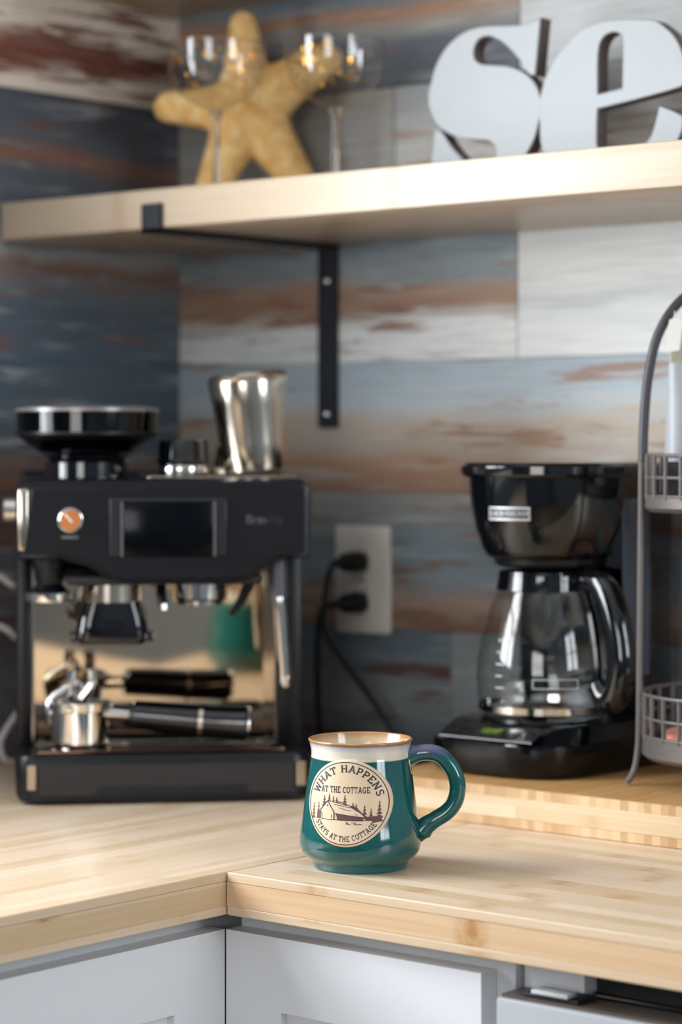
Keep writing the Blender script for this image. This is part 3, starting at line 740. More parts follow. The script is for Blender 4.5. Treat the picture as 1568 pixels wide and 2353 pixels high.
# carafe on the hot plate
VO = KO + Vector((.007, .002, hpz + .0042))
cv = thing('carafe', 'glass coffee carafe with black handle standing in the coffee maker', 'carafe', VO)
pr = [(0, .001), (.055, 0), (.0615, .0015), (.0655, .006), (.0680, .020), (.0692, .036), (.0685, .052), (.0650, .073), (.0595, .094), (.0530, .113), (.0470, .126), (.0450, .133), (.0455, .137)]
inn = [(r - .0014 if r > .002 else 0, z + .0014) for r, z in pr]
obj('glass_bowl', lz(pr, 64), thin_glass('carafe_glass', (.93, .95, .95, 1), 1.5, .03), cv)
obj('collar', lz([(.0482, .124), (.0500, .124), (.0482, .133), (.0475, .139), (.0450, .139), (.0446, .134)], 56), M_black, cv)
obj('lid', lz([(0, .1375), (.045, .1375), (.0478, .1395), (.0472, .1425), (.040, .1445), (0, .145)], 56), M_black, cv)
obj('reflection_band', lz([(.0664, .0050), (.0674, .0050), (.0680, .0115), (.0668, .0115)], 64), M_chrome, cv)  # bright ring standing in for the hot plate's reflection in the glass
ha = math.atan2(.35, .94)   # handle direction, to the right of the view and a little towards it
hdir = Vector((.90, -.16, 0)).normalized()
def hp_(r, z): return (hdir.x * r, hdir.y * r, z)
hpts = catmull([hp_(.042, .134), hp_(.060, .136), hp_(.078, .131), hp_(.090, .115), hp_(.1000, .083), hp_(.1035, .053), hp_(.099, .030), hp_(.089, .0190), hp_(.080, .022), hp_(.0705, .034)], 7)
hr = [.0105 + .0045 * sin(pi * i / (len(hpts) - 1)) for i in range(len(hpts))]
obj('handle', tube(NB(), hpts, hr, 16, up=(0, 0, 1), flat=.95), M_black, cv)
obj('handle_bracket', tube(NB(), catmull([hp_(.050, .128), hp_(.058, .111), hp_(.0640, .090), hp_(.0695, .060), hp_(.0710, .035)], 6), .0052, 10), M_black, cv)
# printed level marks and label on the glass
def onglass(z):
    for (r0, z0), (r1, z1) in zip(pr, pr[1:]):
        if z0 <= z <= z1 and z1 > z0: return r0 + (r1 - r0) * (z - z0) / (z1 - z0)
    return .06
def glass_patch(name, a0, a1, z0, z1, m, n=8):
    bm = NB(); A = []; B = []
    for i in range(n + 1):
        a = a0 + (a1 - a0) * i / n
        A.append(bm.verts.new(((onglass(z0) + .0004) * sin(a), -(onglass(z0) + .0004) * cos(a), z0)))
        B.append(bm.verts.new(((onglass(z1) + .0004) * sin(a), -(onglass(z1) + .0004) * cos(a), z1)))
    for i in range(n): bm.faces.new((A[i], A[i + 1], B[i + 1], B[i]))
    return obj(name, bm, m, cv)
M_print = pm('white_glass_print', rgb(214, 216, 216), .5)
for i in range(5):
    z = .030 + i * .0115
    glass_patch('level_mark', -.18, -.06 if i % 2 else -.02, z, z + .0011, M_print)
for (a0, a1, z0, z1) in ((.42, 1.08, .031, .0317), (.42, 1.08, .0398, .0405), (.42, .430, .031, .0405), (1.070, 1.08, .031, .0405)):
    glass_patch('label_outline', a0, a1, z0, z1, M_print)

# ================================================================ WIRE STAND
th = radians(50.2146); RV = Vector((sin(th), cos(th), 0)); FV = Vector((-cos(th), sin(th), 0))
WO = Vector((.909, -.162, BZ))
wsn = thing('wire_stand', 'grey two-tier wire basket stand beside the coffee maker', 'wire stand', WO, math.atan2(RV.y, RV.x))
def basket(z_top, z_mid, z_band, z_bot, r, nb):
    rim = obj('basket_rim', tube(NB(), ringpts(r, z_top, 72), .0019, 8, closed=True), M_zinc, wsn)
    obj('basket_ring', tube(NB(), ringpts(r, z_mid, 72), .0016, 8, closed=True), M_zinc, wsn)
    obj('basket_ring', tube(NB(), ringpts(r, z_band, 72), .0016, 8, closed=True), M_zinc, wsn)
    obj('basket_band', lz([(r + .0008, z_band), (r + .0008, z_bot + .004), (r - .004, z_bot), (0, z_bot), (0, z_bot + .0012), (r - .005, z_bot + .0012), (r - .0008, z_bot + .005), (r - .0008, z_band)], 72), M_zinc, wsn)
    first = None
    for i in range(nb):
        a = 2 * pi * (i + .5) / nb
        bm = NB(); 
        if first is None:
            first = obj('basket_bar', tube(bm, [(0, 0, z_band - .003), (0, 0, z_top)], .0021, 6), M_zinc, wsn, (r * cos(a), r * sin(a), 0))
        else:
            bm.free(); o = first.copy(); COL.objects.link(o); o.parent = wsn; o.location = (r * cos(a), r * sin(a), 0)
basket(.0865, .0650, .0480, .0255, .1085, 32)
basket(.3110, .2905, .2730, .2580, .1060, 32)
for s in (-1, 1):
    obj('leg', tube(NB(), catmull([(s * .124, -.004, .0025), (s * .117, -.002, .014), (s * .1135, 0, .032), (s * .1122, 0, .060), (s * .1110, 0, .18), (s * .1095, 0, .32)], 8), .0030, 10), M_zinc, wsn)
    obj('foot_leg', tube(NB(), catmull([(.0, s * .124, .0025), (.0, s * .117, .014), (0, s * .1115, .030), (0, s * .1105, .050)], 8), .0030, 10), M_zinc, wsn)
ap = catmull([(-.1085, 0, .305), (-.1075, 0, .34), (-.1035, 0, .385), (-.094, 0, .425), (-.074, 0, .456), (-.040, 0, .478), (0, 0, .486), (.040, 0, .478), (.074, 0, .456), (.094, 0, .425), (.1035, 0, .385), (.1075, 0, .34), (.1085, 0, .305)], 6)
obj('arch_handle', tube(NB(), ap, .0046, 12), pm('arch_dark_metal', rgb(66, 66, 70), .42, .5), wsn)
# hang tag on the arch
tg = thing('paper_tag', 'blank white paper tag hanging on the arch of the wire stand', 'tag', WO + RV * -.079 + Vector((0, 0, .430)) - FV * .0075, math.atan2(RV.y, RV.x))
obj('tag_card', loft(NB(), [[(x, -.0005, z) for x, z in ((-.0085, -.022), (.004, -.020), (.0075, .006), (.0035, .011), (-.0055, .009))], [(x, .0005, z) for x, z in ((-.0085, -.022), (.004, -.020), (.0075, .006), (.0035, .011), (-.0055, .009))]]), pm('white_card', rgb(244, 243, 240), .6), tg, smooth=False)
obj('string', tube(NB(), catmull([(.0, .0, .008), (.0, .004, .018), (0.002, .009, .027)], 4), .0005, 6), M_white, tg)
# grey packet in the upper basket
pk = thing('tea_packet', 'tall pale grey packet standing in the upper wire basket', 'packet', WO + RV * -.020 + FV * .035 + Vector((0, 0, .2594)), math.atan2(RV.y, RV.x))
obj('pouch', loft(NB(), [rrect(.120, .040, .012, 0), rrect(.124, .044, .012, .05), rrect(.122, .036, .010, .10), rrect(.118, .016, .006, .140)]), pm('packet_grey', rgb(168, 172, 178), .45), pk)
obj('sealed_top', bx(-.058, .058, -.002, .002, .139, .178, .0005, 1), pm('packet_print', rgb(176, 172, 150), .45), pk)
# dark jar-like sachets in the upper basket, terracotta coaster in the lower
for i, (dx, dy, col, lab) in enumerate(((-.076, -.030, (30, 32, 38), 'dark sachet at the left end of the upper wire basket'), (-.050, -.055, (214, 212, 206), 'off-white sachet at the front of the upper wire basket'))):
    sch = thing('sachet', lab, 'sachet', WO + RV * dx + FV * dy + Vector((0, 0, .2594)), math.atan2(RV.y, RV.x) + .2 * i)
    obj('pouch', loft(NB(), [rrect(.030, .014, .004, 0), rrect(.034, .018, .005, .018), rrect(.032, .008, .003, .040)]), pm('sachet_%d' % i, rgb(*col), .35), sch)
    obj('crimp', bx(-.016, .016, -.0012, .0012, .0395, .046, .0004, 1), pm('sachet_crimp_%d' % i, rgb(*[min(255, c + 20) for c in col]), .4), sch, smooth=False)
cs = thing('coaster', 'round terracotta coaster lying in the lower wire basket', 'coaster', WO + Vector((0, 0, .0268)))
obj('disc', lz([(0, 0), (.086, 0), (.090, .004), (.090, .018), (.087, .022), (.075, .023), (.073, .020), (0, .020)], 56), pm('terracotta', rgb(206, 138, 112), .8, grain=.4), cs)

# ================================================================ SHELF ORNAMENTS
ZS = SZ + ST
# starfish
t = NT('starfish_skin'); v = t.coords()
n1 = t.noise(v, 60, 4, .6); n2 = t.noise(v, 420, 2, .6)
t.set(t.b.inputs['Base Color'], t.ramp(n1, [(0, rgb(204, 140, 70)), (.42, rgb(236, 186, 112)), (.60, rgb(250, 214, 148)), (1, rgb(255, 230, 178))]))
t.b.inputs['Roughness'].default_value = .85
t.bump(t.math('ADD', n1, n2), .7, .003)
arms = [(93, .117, .030, .0155), (180, .109, .028, .0185), (33, .128, .031, .0200), (246, .124, .029, .0190), (304, .130, .031, .0195)]
def star_rho(x, z):
    best = 9; lw = .02
    acc = 0
    for a, L, w0, w1 in arms:
        ux, uz = cos(radians(a)), sin(radians(a))
        tt = max(0, min(L - w1, x * ux + z * uz))
        wdt = w0 * 1.28 + (w1 - w0 * 1.28) * (tt / (L - w1)) ** .8
        d = sqrt((x - ux * tt) ** 2 + (z - uz * tt) ** 2) / wdt
        acc += math.exp(-9 * d)
        if d < best: best = d; lw = wdt
    return -math.log(acc) / 9, lw
NA, NR = 220, 22
bm = NB(); front = []; backv = []
bound = []
for i in range(NA):
    a = 2 * pi * i / NA; lo, hi = 0, .16
    # outermost point inside
    r = .15
    while r > .01 and star_rho(r * cos(a), r * sin(a))[0] > 1: r -= .0006
    bound.append(r)
rnd = random.Random(3)
def sth(x, z, s):
    rho, lw = star_rho(x, z)
    return max(0, 1 - min(1, max(rho, 0)) ** 2) ** .5 * min(lw, .026) * .8
cF = bm.verts.new((0, -.024, 0)); cB = bm.verts.new((0, .009, 0))
for j in range(1, NR + 1):
    s = (j / NR) ** .8
    rf = []; rb = []
    for i in range(NA):
        a = 2 * pi * i / NA; r = bound[i] * s; x, z = r * cos(a), r * sin(a)
        h = sth(x, z, s) if j < NR else 0
        h2 = h + (rnd.random() - .5) * .0009 * (1 if j < NR else 0)
        rf.append(bm.verts.new((x, -h2 - .001, z)))
        rb.append(rf[-1] if j == NR else bm.verts.new((x, h * .4, z)))
    front.append(rf); backv.append(rb)
for i in range(NA):
    k = (i + 1) % NA
    bm.faces.new((cF, front[0][i], front[0][k])); bm.faces.new((cB, backv[0][k], backv[0][i]))
    for j in range(NR - 1):
        bm.faces.new((front[j][i], front[j + 1][i], front[j + 1][k], front[j][k]))
        bq = (backv[j][k], backv[j + 1][k], backv[j + 1][i], backv[j][i])
        bm.faces.new(bq)
star = obj('starfish', bm, t.m, None, (.2036, -.0979, ZS + .1125), rot=(radians(-7), 0, YAW + radians(4)), angle=80)
tag(star, 'tan dried starfish propped up in the corner of the shelf', 'starfish')

# coupe glasses
gold = pm('gold_leaf', rgb(226, 168, 74), .25, 1.0)
cg = thin_glass('coupe_glass', (.985, .985, .98, 1), 1.5, .05)
stemg = NT('stem_glass'); stemg.b.inputs['Transmission Weight'].default_value = 1; stemg.b.inputs['Roughness'].default_value = .02; stemg.b.inputs['IOR'].default_value = 1.5
bowl_p = [(.0045, .094), (.012, .097), (.026, .103), (.040, .113), (.0495, .126), (.0540, .141), (.0550, .155), (.0553, .167)]
def coupe(loc, seed, label, rot):
    c = thing('coupe_glass', label, 'glass', loc, rot, 'gold flecked coupe glasses')
    pin = [(max(r - .0011, 0), z + .0006) for r, z in bowl_p]; pin[-1] = (.0545, .1672)
    b = obj('bowl', lz(bowl_p, 64), cg, c)
    obj('rim', tube(NB(), ringpts(.0550, .167, 64), .0007, 8, closed=True), stemg.m, c)
    obj('stem', lz([(.0085, .0035), (.0048, .007), (.0040, .014), (.0037, .05), (.0040, .082), (.0062, .090), (.0075, .0945), (0, .0955)], 24), stemg.m, c)
    obj('foot', lz([(0, 0), (.034, 0), (.0348, .001), (.034, .002), (.012, .0034), (.0085, .0042), (0, .0042)], 48), cg, c)
    rn = random.Random(seed); fb = NB()
    for i in range(85):
        a = rn.random() * 2 * pi; z = .126 + (rn.random() ** .8) * .034; 
        for (r0, z0), (r1, z1) in zip(bowl_p, bowl_p[1:]):
            if z0 <= z <= z1: r = r0 + (r1 - r0) * (z - z0) / (z1 - z0) + .0004
        sz = .0012 + rn.random() * .0028; k = rn.randint(4, 6); vs = []
        for q in range(k):
            b_ = 2 * pi * q / k; rr = sz * (.6 + .6 * rn.random())
            vs.append(fb.verts.new((r * cos(a + rr * cos(b_) / r), r * sin(a + rr * cos(b_) / r), z + rr * sin(b_) * .8)))
        fb.faces.new(vs)
    fl = obj('gold_flecks', fb, gold, c); fl['kind'] = 'stuff'
coupe((.2503, -.2022, ZS), 4, 'gold-flecked coupe glass standing in front of the starfish', .3)
coupe((.3641, -.1334, ZS), 9, 'gold-flecked coupe glass between the starfish and the letter s', 1.9)

# letters
LS = [(-0.0037, 0.156), (-0.0104, 0.101), (-0.0177, 0.1039), (-0.0293, 0.1197), (-0.0462, 0.1361), (-0.0601, 0.1445), (-0.0719, 0.1475), (-0.0827, 0.1435), (-0.0879, 0.1336), (-0.0866, 0.1238), (-0.0784, 0.1174), (-0.0633, 0.1145), (-0.0462, 0.1118), (-0.0314, 0.1068), (-0.0188, 0.0994), (-0.0094, 0.0894), (-0.0037, 0.0761), (-0.0025, 0.064), (-0.0054, 0.054), (-0.0117, 0.0357), (-0.0242, 0.0187), (-0.0411, 0.0071), (-0.0603, 0.0016), (-0.0818, 0.001), (-0.108, 0.0023), (-0.1279, 0.002), (-0.1439, 0.0010), (-0.1367, 0.0544), (-0.129, 0.0514), (-0.1168, 0.0355), (-0.0992, 0.0192), (-0.0851, 0.0132), (-0.0732, 0.0116), (-0.0624, 0.014), (-0.0573, 0.023), (-0.0586, 0.0326), (-0.0667, 0.0388), (-0.0818, 0.0414), (-0.0992, 0.0439), (-0.1146, 0.0487), (-0.1279, 0.0561), (-0.1379, 0.0663), (-0.1439, 0.0801), (-0.1452, 0.0926), (-0.1421, 0.1029), (-0.1354, 0.1217), (-0.1221, 0.1389), (-0.1045, 0.1502), (-0.0849, 0.155), (-0.0633, 0.1547), (-0.0377, 0.1524), (-0.0188, 0.152)]
LE = [(-0.0025, 0.0709), (-0.001, 0.081), (0.0042, 0.0958), (0.0145, 0.1118), (0.0289, 0.1256), (0.0451, 0.1374), (0.0653, 0.1435), (0.0892, 0.1442), (0.1187, 0.1412), (0.1323, 0.1385), (0.1419, 0.1325), (0.1534, 0.1223), (0.1611, 0.11), (0.1649, 0.0982), (0.1668, 0.0849), (0.1645, 0.0754), (0.1572, 0.072), (0.1128, 0.0657), (0.0653, 0.0602), (0.0643, 0.0413), (0.0649, 0.0212), (0.0713, 0.0145), (0.0892, 0.0115), (0.1109, 0.0150), (0.1274, 0.0232), (0.1346, 0.0387), (0.139, 0.054), (0.1515, 0.0491), (0.1639, 0.0428), (0.163, 0.0298), (0.1515, 0.0134), (0.1284, .0045), (0.0971, 0.001), (0.0633, 0.001), (0.0329, 0.002), (0.0104, 0.0087), (0.001, 0.0231), (-0.0021, 0.035), (-0.0027, 0.0555)]
LH = [(0.0653, 0.0723), (0.0653, 0.0949), (0.0657, 0.1116), (0.0683, 0.1248), (0.0753, 0.1324), (0.0862, 0.1345), (0.0951, 0.1302), (0.0975, 0.1217), (0.0971, 0.0984), (0.0967, 0.076), (0.0813, 0.0741)]
def sm(L, k=4):
    P = catmull([(x, z, 0) for x, z in L], k, True); return [(p.x, max(p.y, .0008)) for p in P]
def smc(L, sharp, k=4):
    """smooth a loop but keep the listed corners sharp"""
    n = len(L); out = []
    idx = sorted(sharp)
    for a, b in zip(idx, idx[1:] + [idx[0] + n]):
        seg = [L[i % n] for i in range(a, b + 1)]
        P = catmull([(x, z, 0) for x, z in seg], k)
        out += [(p.x, max(p.y, .0008)) for p in P[:-1]]
    return out
M_letter = pm('letter_enamel', rgb(150, 155, 159), .42, .0, grain=.05); M_lside = pm('letter_edge_shaded', rgb(104, 92, 90), .5, .3)  # edge colour carries the shade of sides turned from the light
for nm, loops, lab in (('letter_s', [smc(LS, [0, 1, 26, 27])], 'white metal letter s standing on the shelf, right of the glasses'),
                       ('letter_e', [smc(LE, [18, 26, 28]), smc(LH, [0, 9])], 'white metal letter e on the shelf, cut off by the right edge')):
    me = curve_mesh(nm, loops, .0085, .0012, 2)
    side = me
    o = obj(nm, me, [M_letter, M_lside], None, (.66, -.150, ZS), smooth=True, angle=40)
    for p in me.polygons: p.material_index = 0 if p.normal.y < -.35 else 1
    tag(o, lab, 'letter')

# ================================================================ MUG
MO = Vector((.7612, -.5740, Z0))
mg = thing('mug', 'teal stoneware mug with a round cottage medallion and big handle', 'mug', MO)
mp = [(.0385, 0), (.0400, .0012), (.0408, .004), (.0418, .0065), (.0450, .0090), (.0488, .0125), (.0510, .0165), (.0519, .0215), (.0515, .0285), (.0497, .040), (.0469, .0605), (.0442, .080), (.0424, .093), (.0419, .097), (.0423, .101), (.0433, .1055), (.0445, .1085)]
def mrad(z):
    for (r0, z0), (r1, z1) in zip(mp, mp[1:]):
        if z0 <= z <= z1: return r0 + (r1 - r0) * (z - z0) / (z1 - z0)
    return mp[-1][0]
sp_ = catmull([(r, 0, z) for r, z in mp], 4)
outer = [(p.x, p.z) for p in sp_]
lip = [(.0443, .1094), (.0434, .1098), (.0424, .1090)]
inner = [(.0412, .1050), (.0398, .099), (.0396, .094), (.0412, .080), (.0438, .0605), (.0466, .040), (.0480, .022), (.0440, .012), (.030, .008), (0, .007)]
# glaze colours follow height: teal body, cream neck, brown lip
def glaze(name, zoff=0.0, handle=False):
    t = NT(name); b = t.b
    tc = t.n('ShaderNodeTexCoord'); sp = t.n('ShaderNodeSeparateXYZ'); t.t.links.new(tc.outputs['Object'], sp.inputs[0])
    n = t.noise(tc.outputs['Object'], 38, 3, .6); n3 = t.noise(tc.outputs['Object'], 500, 2)
    z = t.math('DIVIDE', t.math('ADD', sp.outputs[2], t.math('MULTIPLY', t.math('SUBTRACT', n, .5), .0012)), .11)
    T1 = rgb(10, 76, 77); T2 = rgb(14, 86, 85)
    if not handle:
        c = t.ramp(z, [(0, rgb(24, 92, 96)), (.06, rgb(16, 82, 84)), (.10, rgb(40, 92, 88)), (.16, T1), (.5, T2), (.852, T1), (.860, rgb(206, 200, 184)), (.92, rgb(210, 206, 194)), (.962, rgb(172, 174, 182)), (.975, rgb(120, 92, 76)), (.985, rgb(158, 114, 72)), (1, rgb(176, 134, 92))])
    else:
        c = t.ramp(z, [(0, T1), (.80, T2), (.865, rgb(24, 80, 90)), (.90, rgb(70, 76, 108)), (.95, rgb(92, 96, 124)), (1, rgb(104, 108, 132))])
    sk = t.math('MULTIPLY', t.math('SUBTRACT', n3, .60, clamp=True), .6)
    c = t.mix(sk, c, rgb(6, 52, 56))
    t.set(b.inputs['Base Color'], c)
    b.inputs['Roughness'].default_value = .10; b.inputs['Coat Weight'].default_value = .4; b.inputs['Coat Roughness'].default_value = .05
    t.bump(n, .05, .002)
    return t.m
body = lz([(0, .0008), (.034, .0008)] + outer + lip, 96)
obj('body', body, glaze('mug_glaze'), mg, angle=60)
t = NT('mug_inside_glaze'); tc = t.n('ShaderNodeTexCoord'); n = t.noise(tc.outputs['Object'], 30, 3)
sp = t.n('ShaderNodeSeparateXYZ'); t.t.links.new(tc.outputs['Object'], sp.inputs[0])
t.set(t.b.inputs['Base Color'], t.ramp(t.math('DIVIDE', sp.outputs[2], .11), [(0, rgb(204, 182, 150)), (.8, rgb(214, 200, 176)), (.93, rgb(206, 184, 152)), (.985, rgb(168, 126, 84)), (1, rgb(170, 128, 84))]))
t.b.inputs['Roughness'].default_value = .14; t.b.inputs['Coat Weight'].default_value = .3
obj('inside', lz([(.0424, .1090)] + [(p.x, p.z) for p in catmull([(r, 0, z) for r, z in inner], 3)], 96), t.m, mg, angle=60)
# handle in the plane facing the view's right
hq = [(366, 318), (405, 308), (455, 296), (520, 292), (590, 310), (655, 368), (708, 455), (728, 560), (708, 655), (650, 735), (560, 795), (490, 845), (450, 900), (428, 960)]
mh = catmull([RV * (u / 8805) + FV * (.002 + .004 * sin(i / 13 * pi)) * -1 + Vector((0, 0, (1153 - y) / 8805)) for i, (u, y) in enumerate(hq)], 6)
nr = len(mh); hr = []
for i in range(nr):
    s = i / (nr - 1); hr.append(.0076 + .0026 * max(0, 1 - s / .12) + .0026 * max(0, (s - .78) / .14) - .0085 * max(0, (s - .90) / .10))
obj('handle', tube(NB(), mh, hr, 24, up=FV, flat=.92), glaze('mug_handle_glaze', handle=True), mg, angle=80)
# wiped clay edge where the handle joins
obj('handle_seam', tube(NB(), catmull([RV * .0418 + FV * -.0075 + Vector((0, 0, .100)), RV * .0412 + FV * -.0105 + Vector((0, 0, .093)), RV * .0418 + FV * -.0098 + Vector((0, 0, .085)), RV * .0432 + FV * -.0078 + Vector((0, 0, .080))], 5), [.0009] * 15 + [.0006], 8), pm('bare_clay', rgb(206, 190, 160), .4), mg)

# medallion: planar decoration projected on the mug wall
B0 = radians(-15.5); BR_ = .0362; BC = .0605
bn = (FV * -1) * cos(B0) + RV * sin(B0)          # medallion normal
bt = RV * cos(B0) + FV * sin(B0)                 # medallion right
def bp(u, v, off):
    x = u * BR_; z = BC + v * BR_ * .985
    R = mrad(z) + .0016 + off
    return bt * x + bn * sqrt(max(R * R - x * x, 1e-8)) + Vector((0, 0, z))
bm = NB(); rings = []
for s, off in ((1.02, -.0030), (1.0, -.0008), (.985, -.0001), (.95, 0), (.85, 0), (.7, 0), (.5, 0), (.3, 0), (.12, 0)):
    rings.append([bm.verts.new(bp(s * cos(a), s * sin(a), off)) for a in (2 * pi * i / 96 for i in range(96))])
for A, B in zip(rings, rings[1:]):
    for i in range(96): bm.faces.new((A[i], A[(i + 1) % 96], B[(i + 1) % 96], B[i]))
bm.faces.new(rings[-1])
t = NT('medallion_clay'); n = t.noise(t.coords(), 45, 3)
t.set(t.b.inputs['Base Color'], t.ramp(n, [(0, rgb(206, 180, 146)), (.5, rgb(216, 194, 164)), (1, rgb(222, 204, 178))])); t.b.inputs['Roughness'].default_value = .45
med = obj('medallion', bm, t.m, mg, angle=60)
M_ink = pm('medallion_ink', rgb(46, 32, 44), .5); M_ink2 = pm('medallion_stain', rgb(92, 54, 54), .55)
def flat(polys, name, m, off):
    """planar polygons, cut fine enough to follow the mug"""
    bm = NB()
    for P in polys:
        try: bm.faces.new([bm.verts.new((x, y, 0)) for x, y in P])
        except ValueError: pass
    bmesh.ops.triangulate(bm, faces=bm.faces[:])
    for _ in range(2):
        es = [e for e in bm.edges if e.calc_length() > .07]
        if es: bmesh.ops.subdivide_edges(bm, edges=es, cuts=1); bmesh.ops.triangulate(bm, faces=[f for f in bm.faces if len(f.verts) > 3])
    for v in bm.verts: v.co = bp(v.co.x, v.co.y, off)
    bmesh.ops.recalc_face_normals(bm, faces=bm.faces[:])
    return obj(name, bm, m, med, smooth=False)
def seg(a, b, w):
    dx, dy = b[0] - a[0], b[1] - a[1]; L = math.hypot(dx, dy) or 1; nx, ny = -dy / L * w / 2, dx / L * w / 2
    return [(a[0] + nx, a[1] + ny), (a[0] - nx, a[1] - ny), (b[0] - nx, b[1] - ny), (b[0] + nx, b[1] + ny)]
def poly_line(P, w):
    out = []
    for a, b in zip(P, P[1:]): out.append(seg(a, b, w))
    for p in P[1:-1]: out.append([(p[0] + w * .5 * cos(k * pi / 4), p[1] + w * .5 * sin(k * pi / 4)) for k in range(8)])
    return out
def arcp(cx, cy, rx, ry, a0, a1, n=12): return [(cx + rx * cos(radians(a0 + (a1 - a0) * i / n)), cy + ry * sin(radians(a0 + (a1 - a0) * i / n))) for i in range(n + 1)]
# slab-serif capitals drawn in strokes: (width, strokes, serif bars (x centre, y, half width))
GL = {
 'A': (.80, [[(.10, 0), (.40, 1), (.70, 0)], [(.22, .34), (.58, .34)]], [(.10, 0, .13), (.70, 0, .13)]),
 'C': (.74, [arcp(.39, .5, .30, .44, 42, 318, 16), [(.62, .95), (.62, .70)]], []),
 'E': (.68, [[(.16, 0), (.16, 1)], [(.04, .94), (.60, .94), (.60, .74)], [(.16, .5), (.46, .5)], [(.04, .06), (.62, .06), (.62, .28)]], []),
 'G': (.78, [arcp(.39, .5, .30, .44, 42, 330, 16), [(.64, .40), (.64, .06)], [(.44, .40), (.74, .40)], [(.62, .95), (.62, .72)]], []),
 'H': (.84, [[(.18, 0), (.18, 1)], [(.66, 0), (.66, 1)], [(.18, .5), (.66, .5)]], [(.18, 0, .14), (.18, 1, .14), (.66, 0, .14), (.66, 1, .14)]),
 'N': (.84, [[(.18, 0), (.18, 1)], [(.18, 1), (.66, 0)], [(.66, 0), (.66, 1)]], [(.18, 0, .14), (.12, 1, .12), (.66, 1, .14)]),
 'O': (.80, [arcp(.40, .5, .31, .44, 0, 360, 24)], []),
 'P': (.68, [[(.17, 0), (.17, 1)], [(.05, .94), (.38, .94)] + arcp(.38, .70, .22, .24, 90, -90, 10) + [(.17, .46)]], [(.17, 0, .15)]),
 'S': (.66, [arcp(.33, .72, .22, .22, 20, 255, 12) + arcp(.33, .27, .23, .22, 80, -160, 12)], []),
 'T': (.72, [[(.36, 0), (.36, 1)], [(.06, .74), (.06, .94), (.66, .94), (.66, .74)]], [(.36, 0, .15)]),
 'W': (1.0, [[(.10, 1), (.30, 0), (.50, .9), (.70, 0), (.90, 1)]], [(.10, 1, .13), (.90, 1, .13)]),
 'Y': (.74, [[(.10, 1), (.37, .48), (.64, 1)], [(.37, .48), (.37, 0)]], [(.10, 1, .13), (.64, 1, .13), (.37, 0, .14)]),
}
def letters(s, w=.155, sp=.10):
    """strokes as polygons in em units, plus pen positions per letter"""
    x = 0; out = []
    for ch in s:
        if ch == ' ': x += .46; continue
        wd, st, sf = GL[ch]; P = []
        for L in st: P += poly_line(L, w)
        for cx, y, h in sf: P.append(seg((cx - h, .04 if y == 0 else .96), (cx + h, .04 if y == 0 else .96), .10))
        out.append((x, wd, P)); x += wd + sp
    return out, x - sp
def straight(s, u0, u1, v0, h):
    L, W = letters(s); k = (u1 - u0) / W
    return [[(u0 + (x + px) * k, v0 + py * h) for px, py in p] for x, wd, P in L for p in P]
def arched(s, a0, a1, r, h, inside=False):
    """letters along an arc from angle a0 to a1 (degrees); baseline radius r"""
    L, W = letters(s); out = []
    for x, wd, P in L:
        f = (x + wd / 2) / W; a = radians(a0 + (a1 - a0) * f)
        k = abs(radians(a1 - a0)) * (r + (h / 2 if not inside else -h / 2)) / W
        for p in P:
            q = []
            for px, py in p:
                lx = (px - wd / 2) * k; ly = py * h
                if not inside: q.append(((r + ly) * cos(a) + lx * sin(a), (r + ly) * sin(a) - lx * cos(a)))
                else: q.append(((r - ly) * cos(a) - lx * sin(a), (r - ly) * sin(a) + lx * cos(a)))
            out.append(q)
    return out
flat(arched('WHAT HAPPENS', 164, 13, .715, .165) + straight('AT THE COTTAGE', -.62, .55, .24, .145) + arched('STAYS AT THE COTTAGE', 211, 326, .875, .125, True), 'medallion_lettering', M_ink, .00012)
ringp = []
for i in range(96):
    a, b = 2 * pi * i / 96, 2 * pi * (i + 1) / 96
    ringp.append([(.935 * cos(a), .935 * sin(a)), (.955 * cos(a), .955 * sin(a)), (.955 * cos(b), .955 * sin(b)), (.935 * cos(b), .935 * sin(b))])
flat(ringp, 'medallion_ring', M_ink, .00012)
def UV(x, y): return ((x - 800) / 655, (715 - y) / 650)
def fir(cx, top, bot, half, tiers=4):
    P = []; L = []; 
    for i in range(tiers):
        y0 = top + (bot - top) * i / tiers; y1 = top + (bot - top) * (i + 1) / tiers; wd = half * (i + 1) / tiers
        L.append([UV(cx, y0 - (8 if i else 0)), UV(cx - wd, y1), UV(cx - wd * .45, y1 - 6), UV(cx + wd * .5, y1 - 4), UV(cx + wd, y1 - 8)])
    L.append([UV(cx - half * .5, bot - 10), UV(cx - half * .5, bot + 6), UV(cx + half * .5, bot + 6), UV(cx + half * .5, bot - 10)])
    return L
trees = []
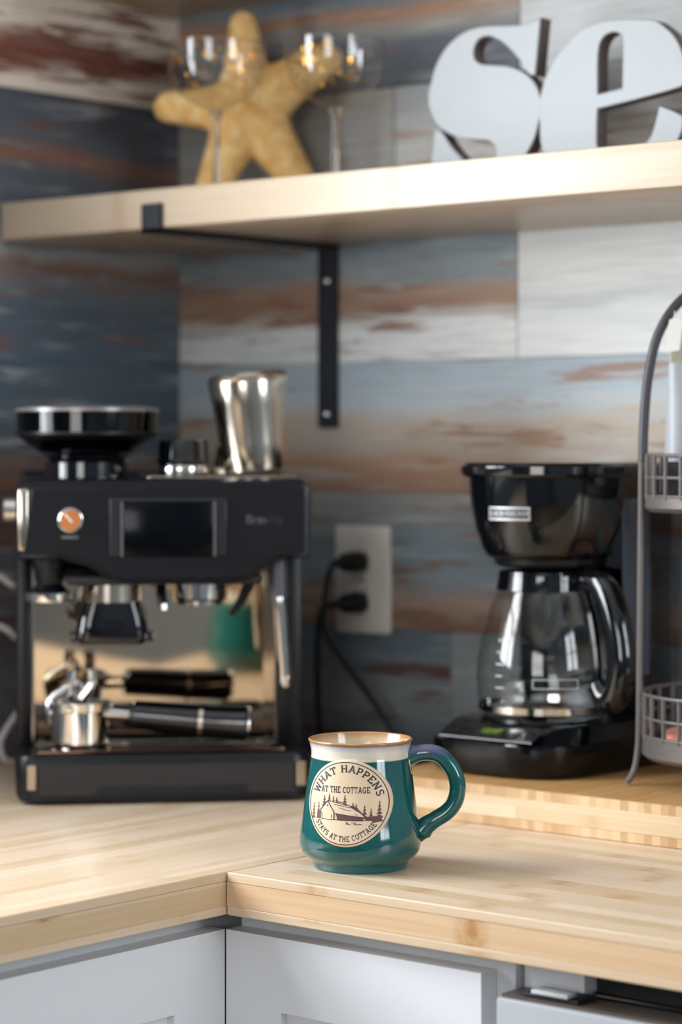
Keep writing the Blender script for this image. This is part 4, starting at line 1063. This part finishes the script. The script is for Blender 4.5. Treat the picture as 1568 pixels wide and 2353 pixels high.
for a in ((262, 725, 965, 38, 5), (352, 705, 960, 40, 5), (452, 605, 770, 52, 4), (534, 570, 700, 32, 4), (605, 600, 700, 24, 3), (660, 622, 720, 34, 3), (790, 580, 745, 45, 4), (918, 695, 800, 38, 3), (968, 708, 850, 40, 3), (1092, 730, 930, 48, 4), (1185, 775, 950, 38, 4), (1297, 665, 980, 66, 6)): trees += fir(*a)
trees += [[UV(640, 690), UV(720, 690), UV(870, 740), UV(900, 800), UV(1090, 900), UV(1090, 880), UV(960, 760)], [UV(860, 760), UV(990, 770), UV(1000, 840), UV(1050, 870), UV(1100, 930), UV(880, 850)], [UV(1100, 910), UV(1250, 900), UV(1350, 900), UV(1310, 985), UV(1220, 1000), UV(1200, 970), UV(1100, 966)], [UV(330, 860), UV(400, 840), UV(400, 960), UV(330, 960)]]
flat(trees, 'medallion_trees', M_ink2, .00010)
# cottage: pale gable and roof over the trees, dark outlines, stained side wall
M_clay = med.data.materials[0]
flat([[UV(385, 835), UV(512, 690), UV(630, 860), UV(630, 960), UV(410, 960), UV(410, 850)], [UV(512, 690), UV(620, 700), UV(860, 760), UV(1040, 862), UV(1090, 915), UV(640, 872)]], 'medallion_cottage', M_clay, .00020)
flat([[UV(645, 868), UV(1080, 918), UV(1080, 962), UV(680, 962), UV(665, 900)]], 'medallion_cottage_wall', M_ink2, .00024)
ln = []
for P, wd in (([(385, 835), (512, 688), (630, 860)], 16), ([(625, 855), (625, 960)], 16), ([(410, 962), (1090, 966)], 12), ([(420, 868), (420, 955)], 9), ([(580, 890), (580, 940)], 9), ([(512, 742), (512, 772)], 18), ([(615, 732), (740, 750), (880, 776)], 9), ([(700, 780), (800, 806), (895, 822)], 8), ([(645, 868), (1080, 918)], 9), ([(520, 690), (870, 745)], 6), ([(955, 878), (995, 880)], 7), ([(815, 985), (850, 1005), (820, 1018), (895, 1022)], 9), ([(905, 1000), (975, 998), (945, 1024), (1060, 1020)], 8)):
    ln += poly_line([UV(*p) for p in P], wd / 652)
flat(ln, 'medallion_cottage_lines', M_ink, .00030)
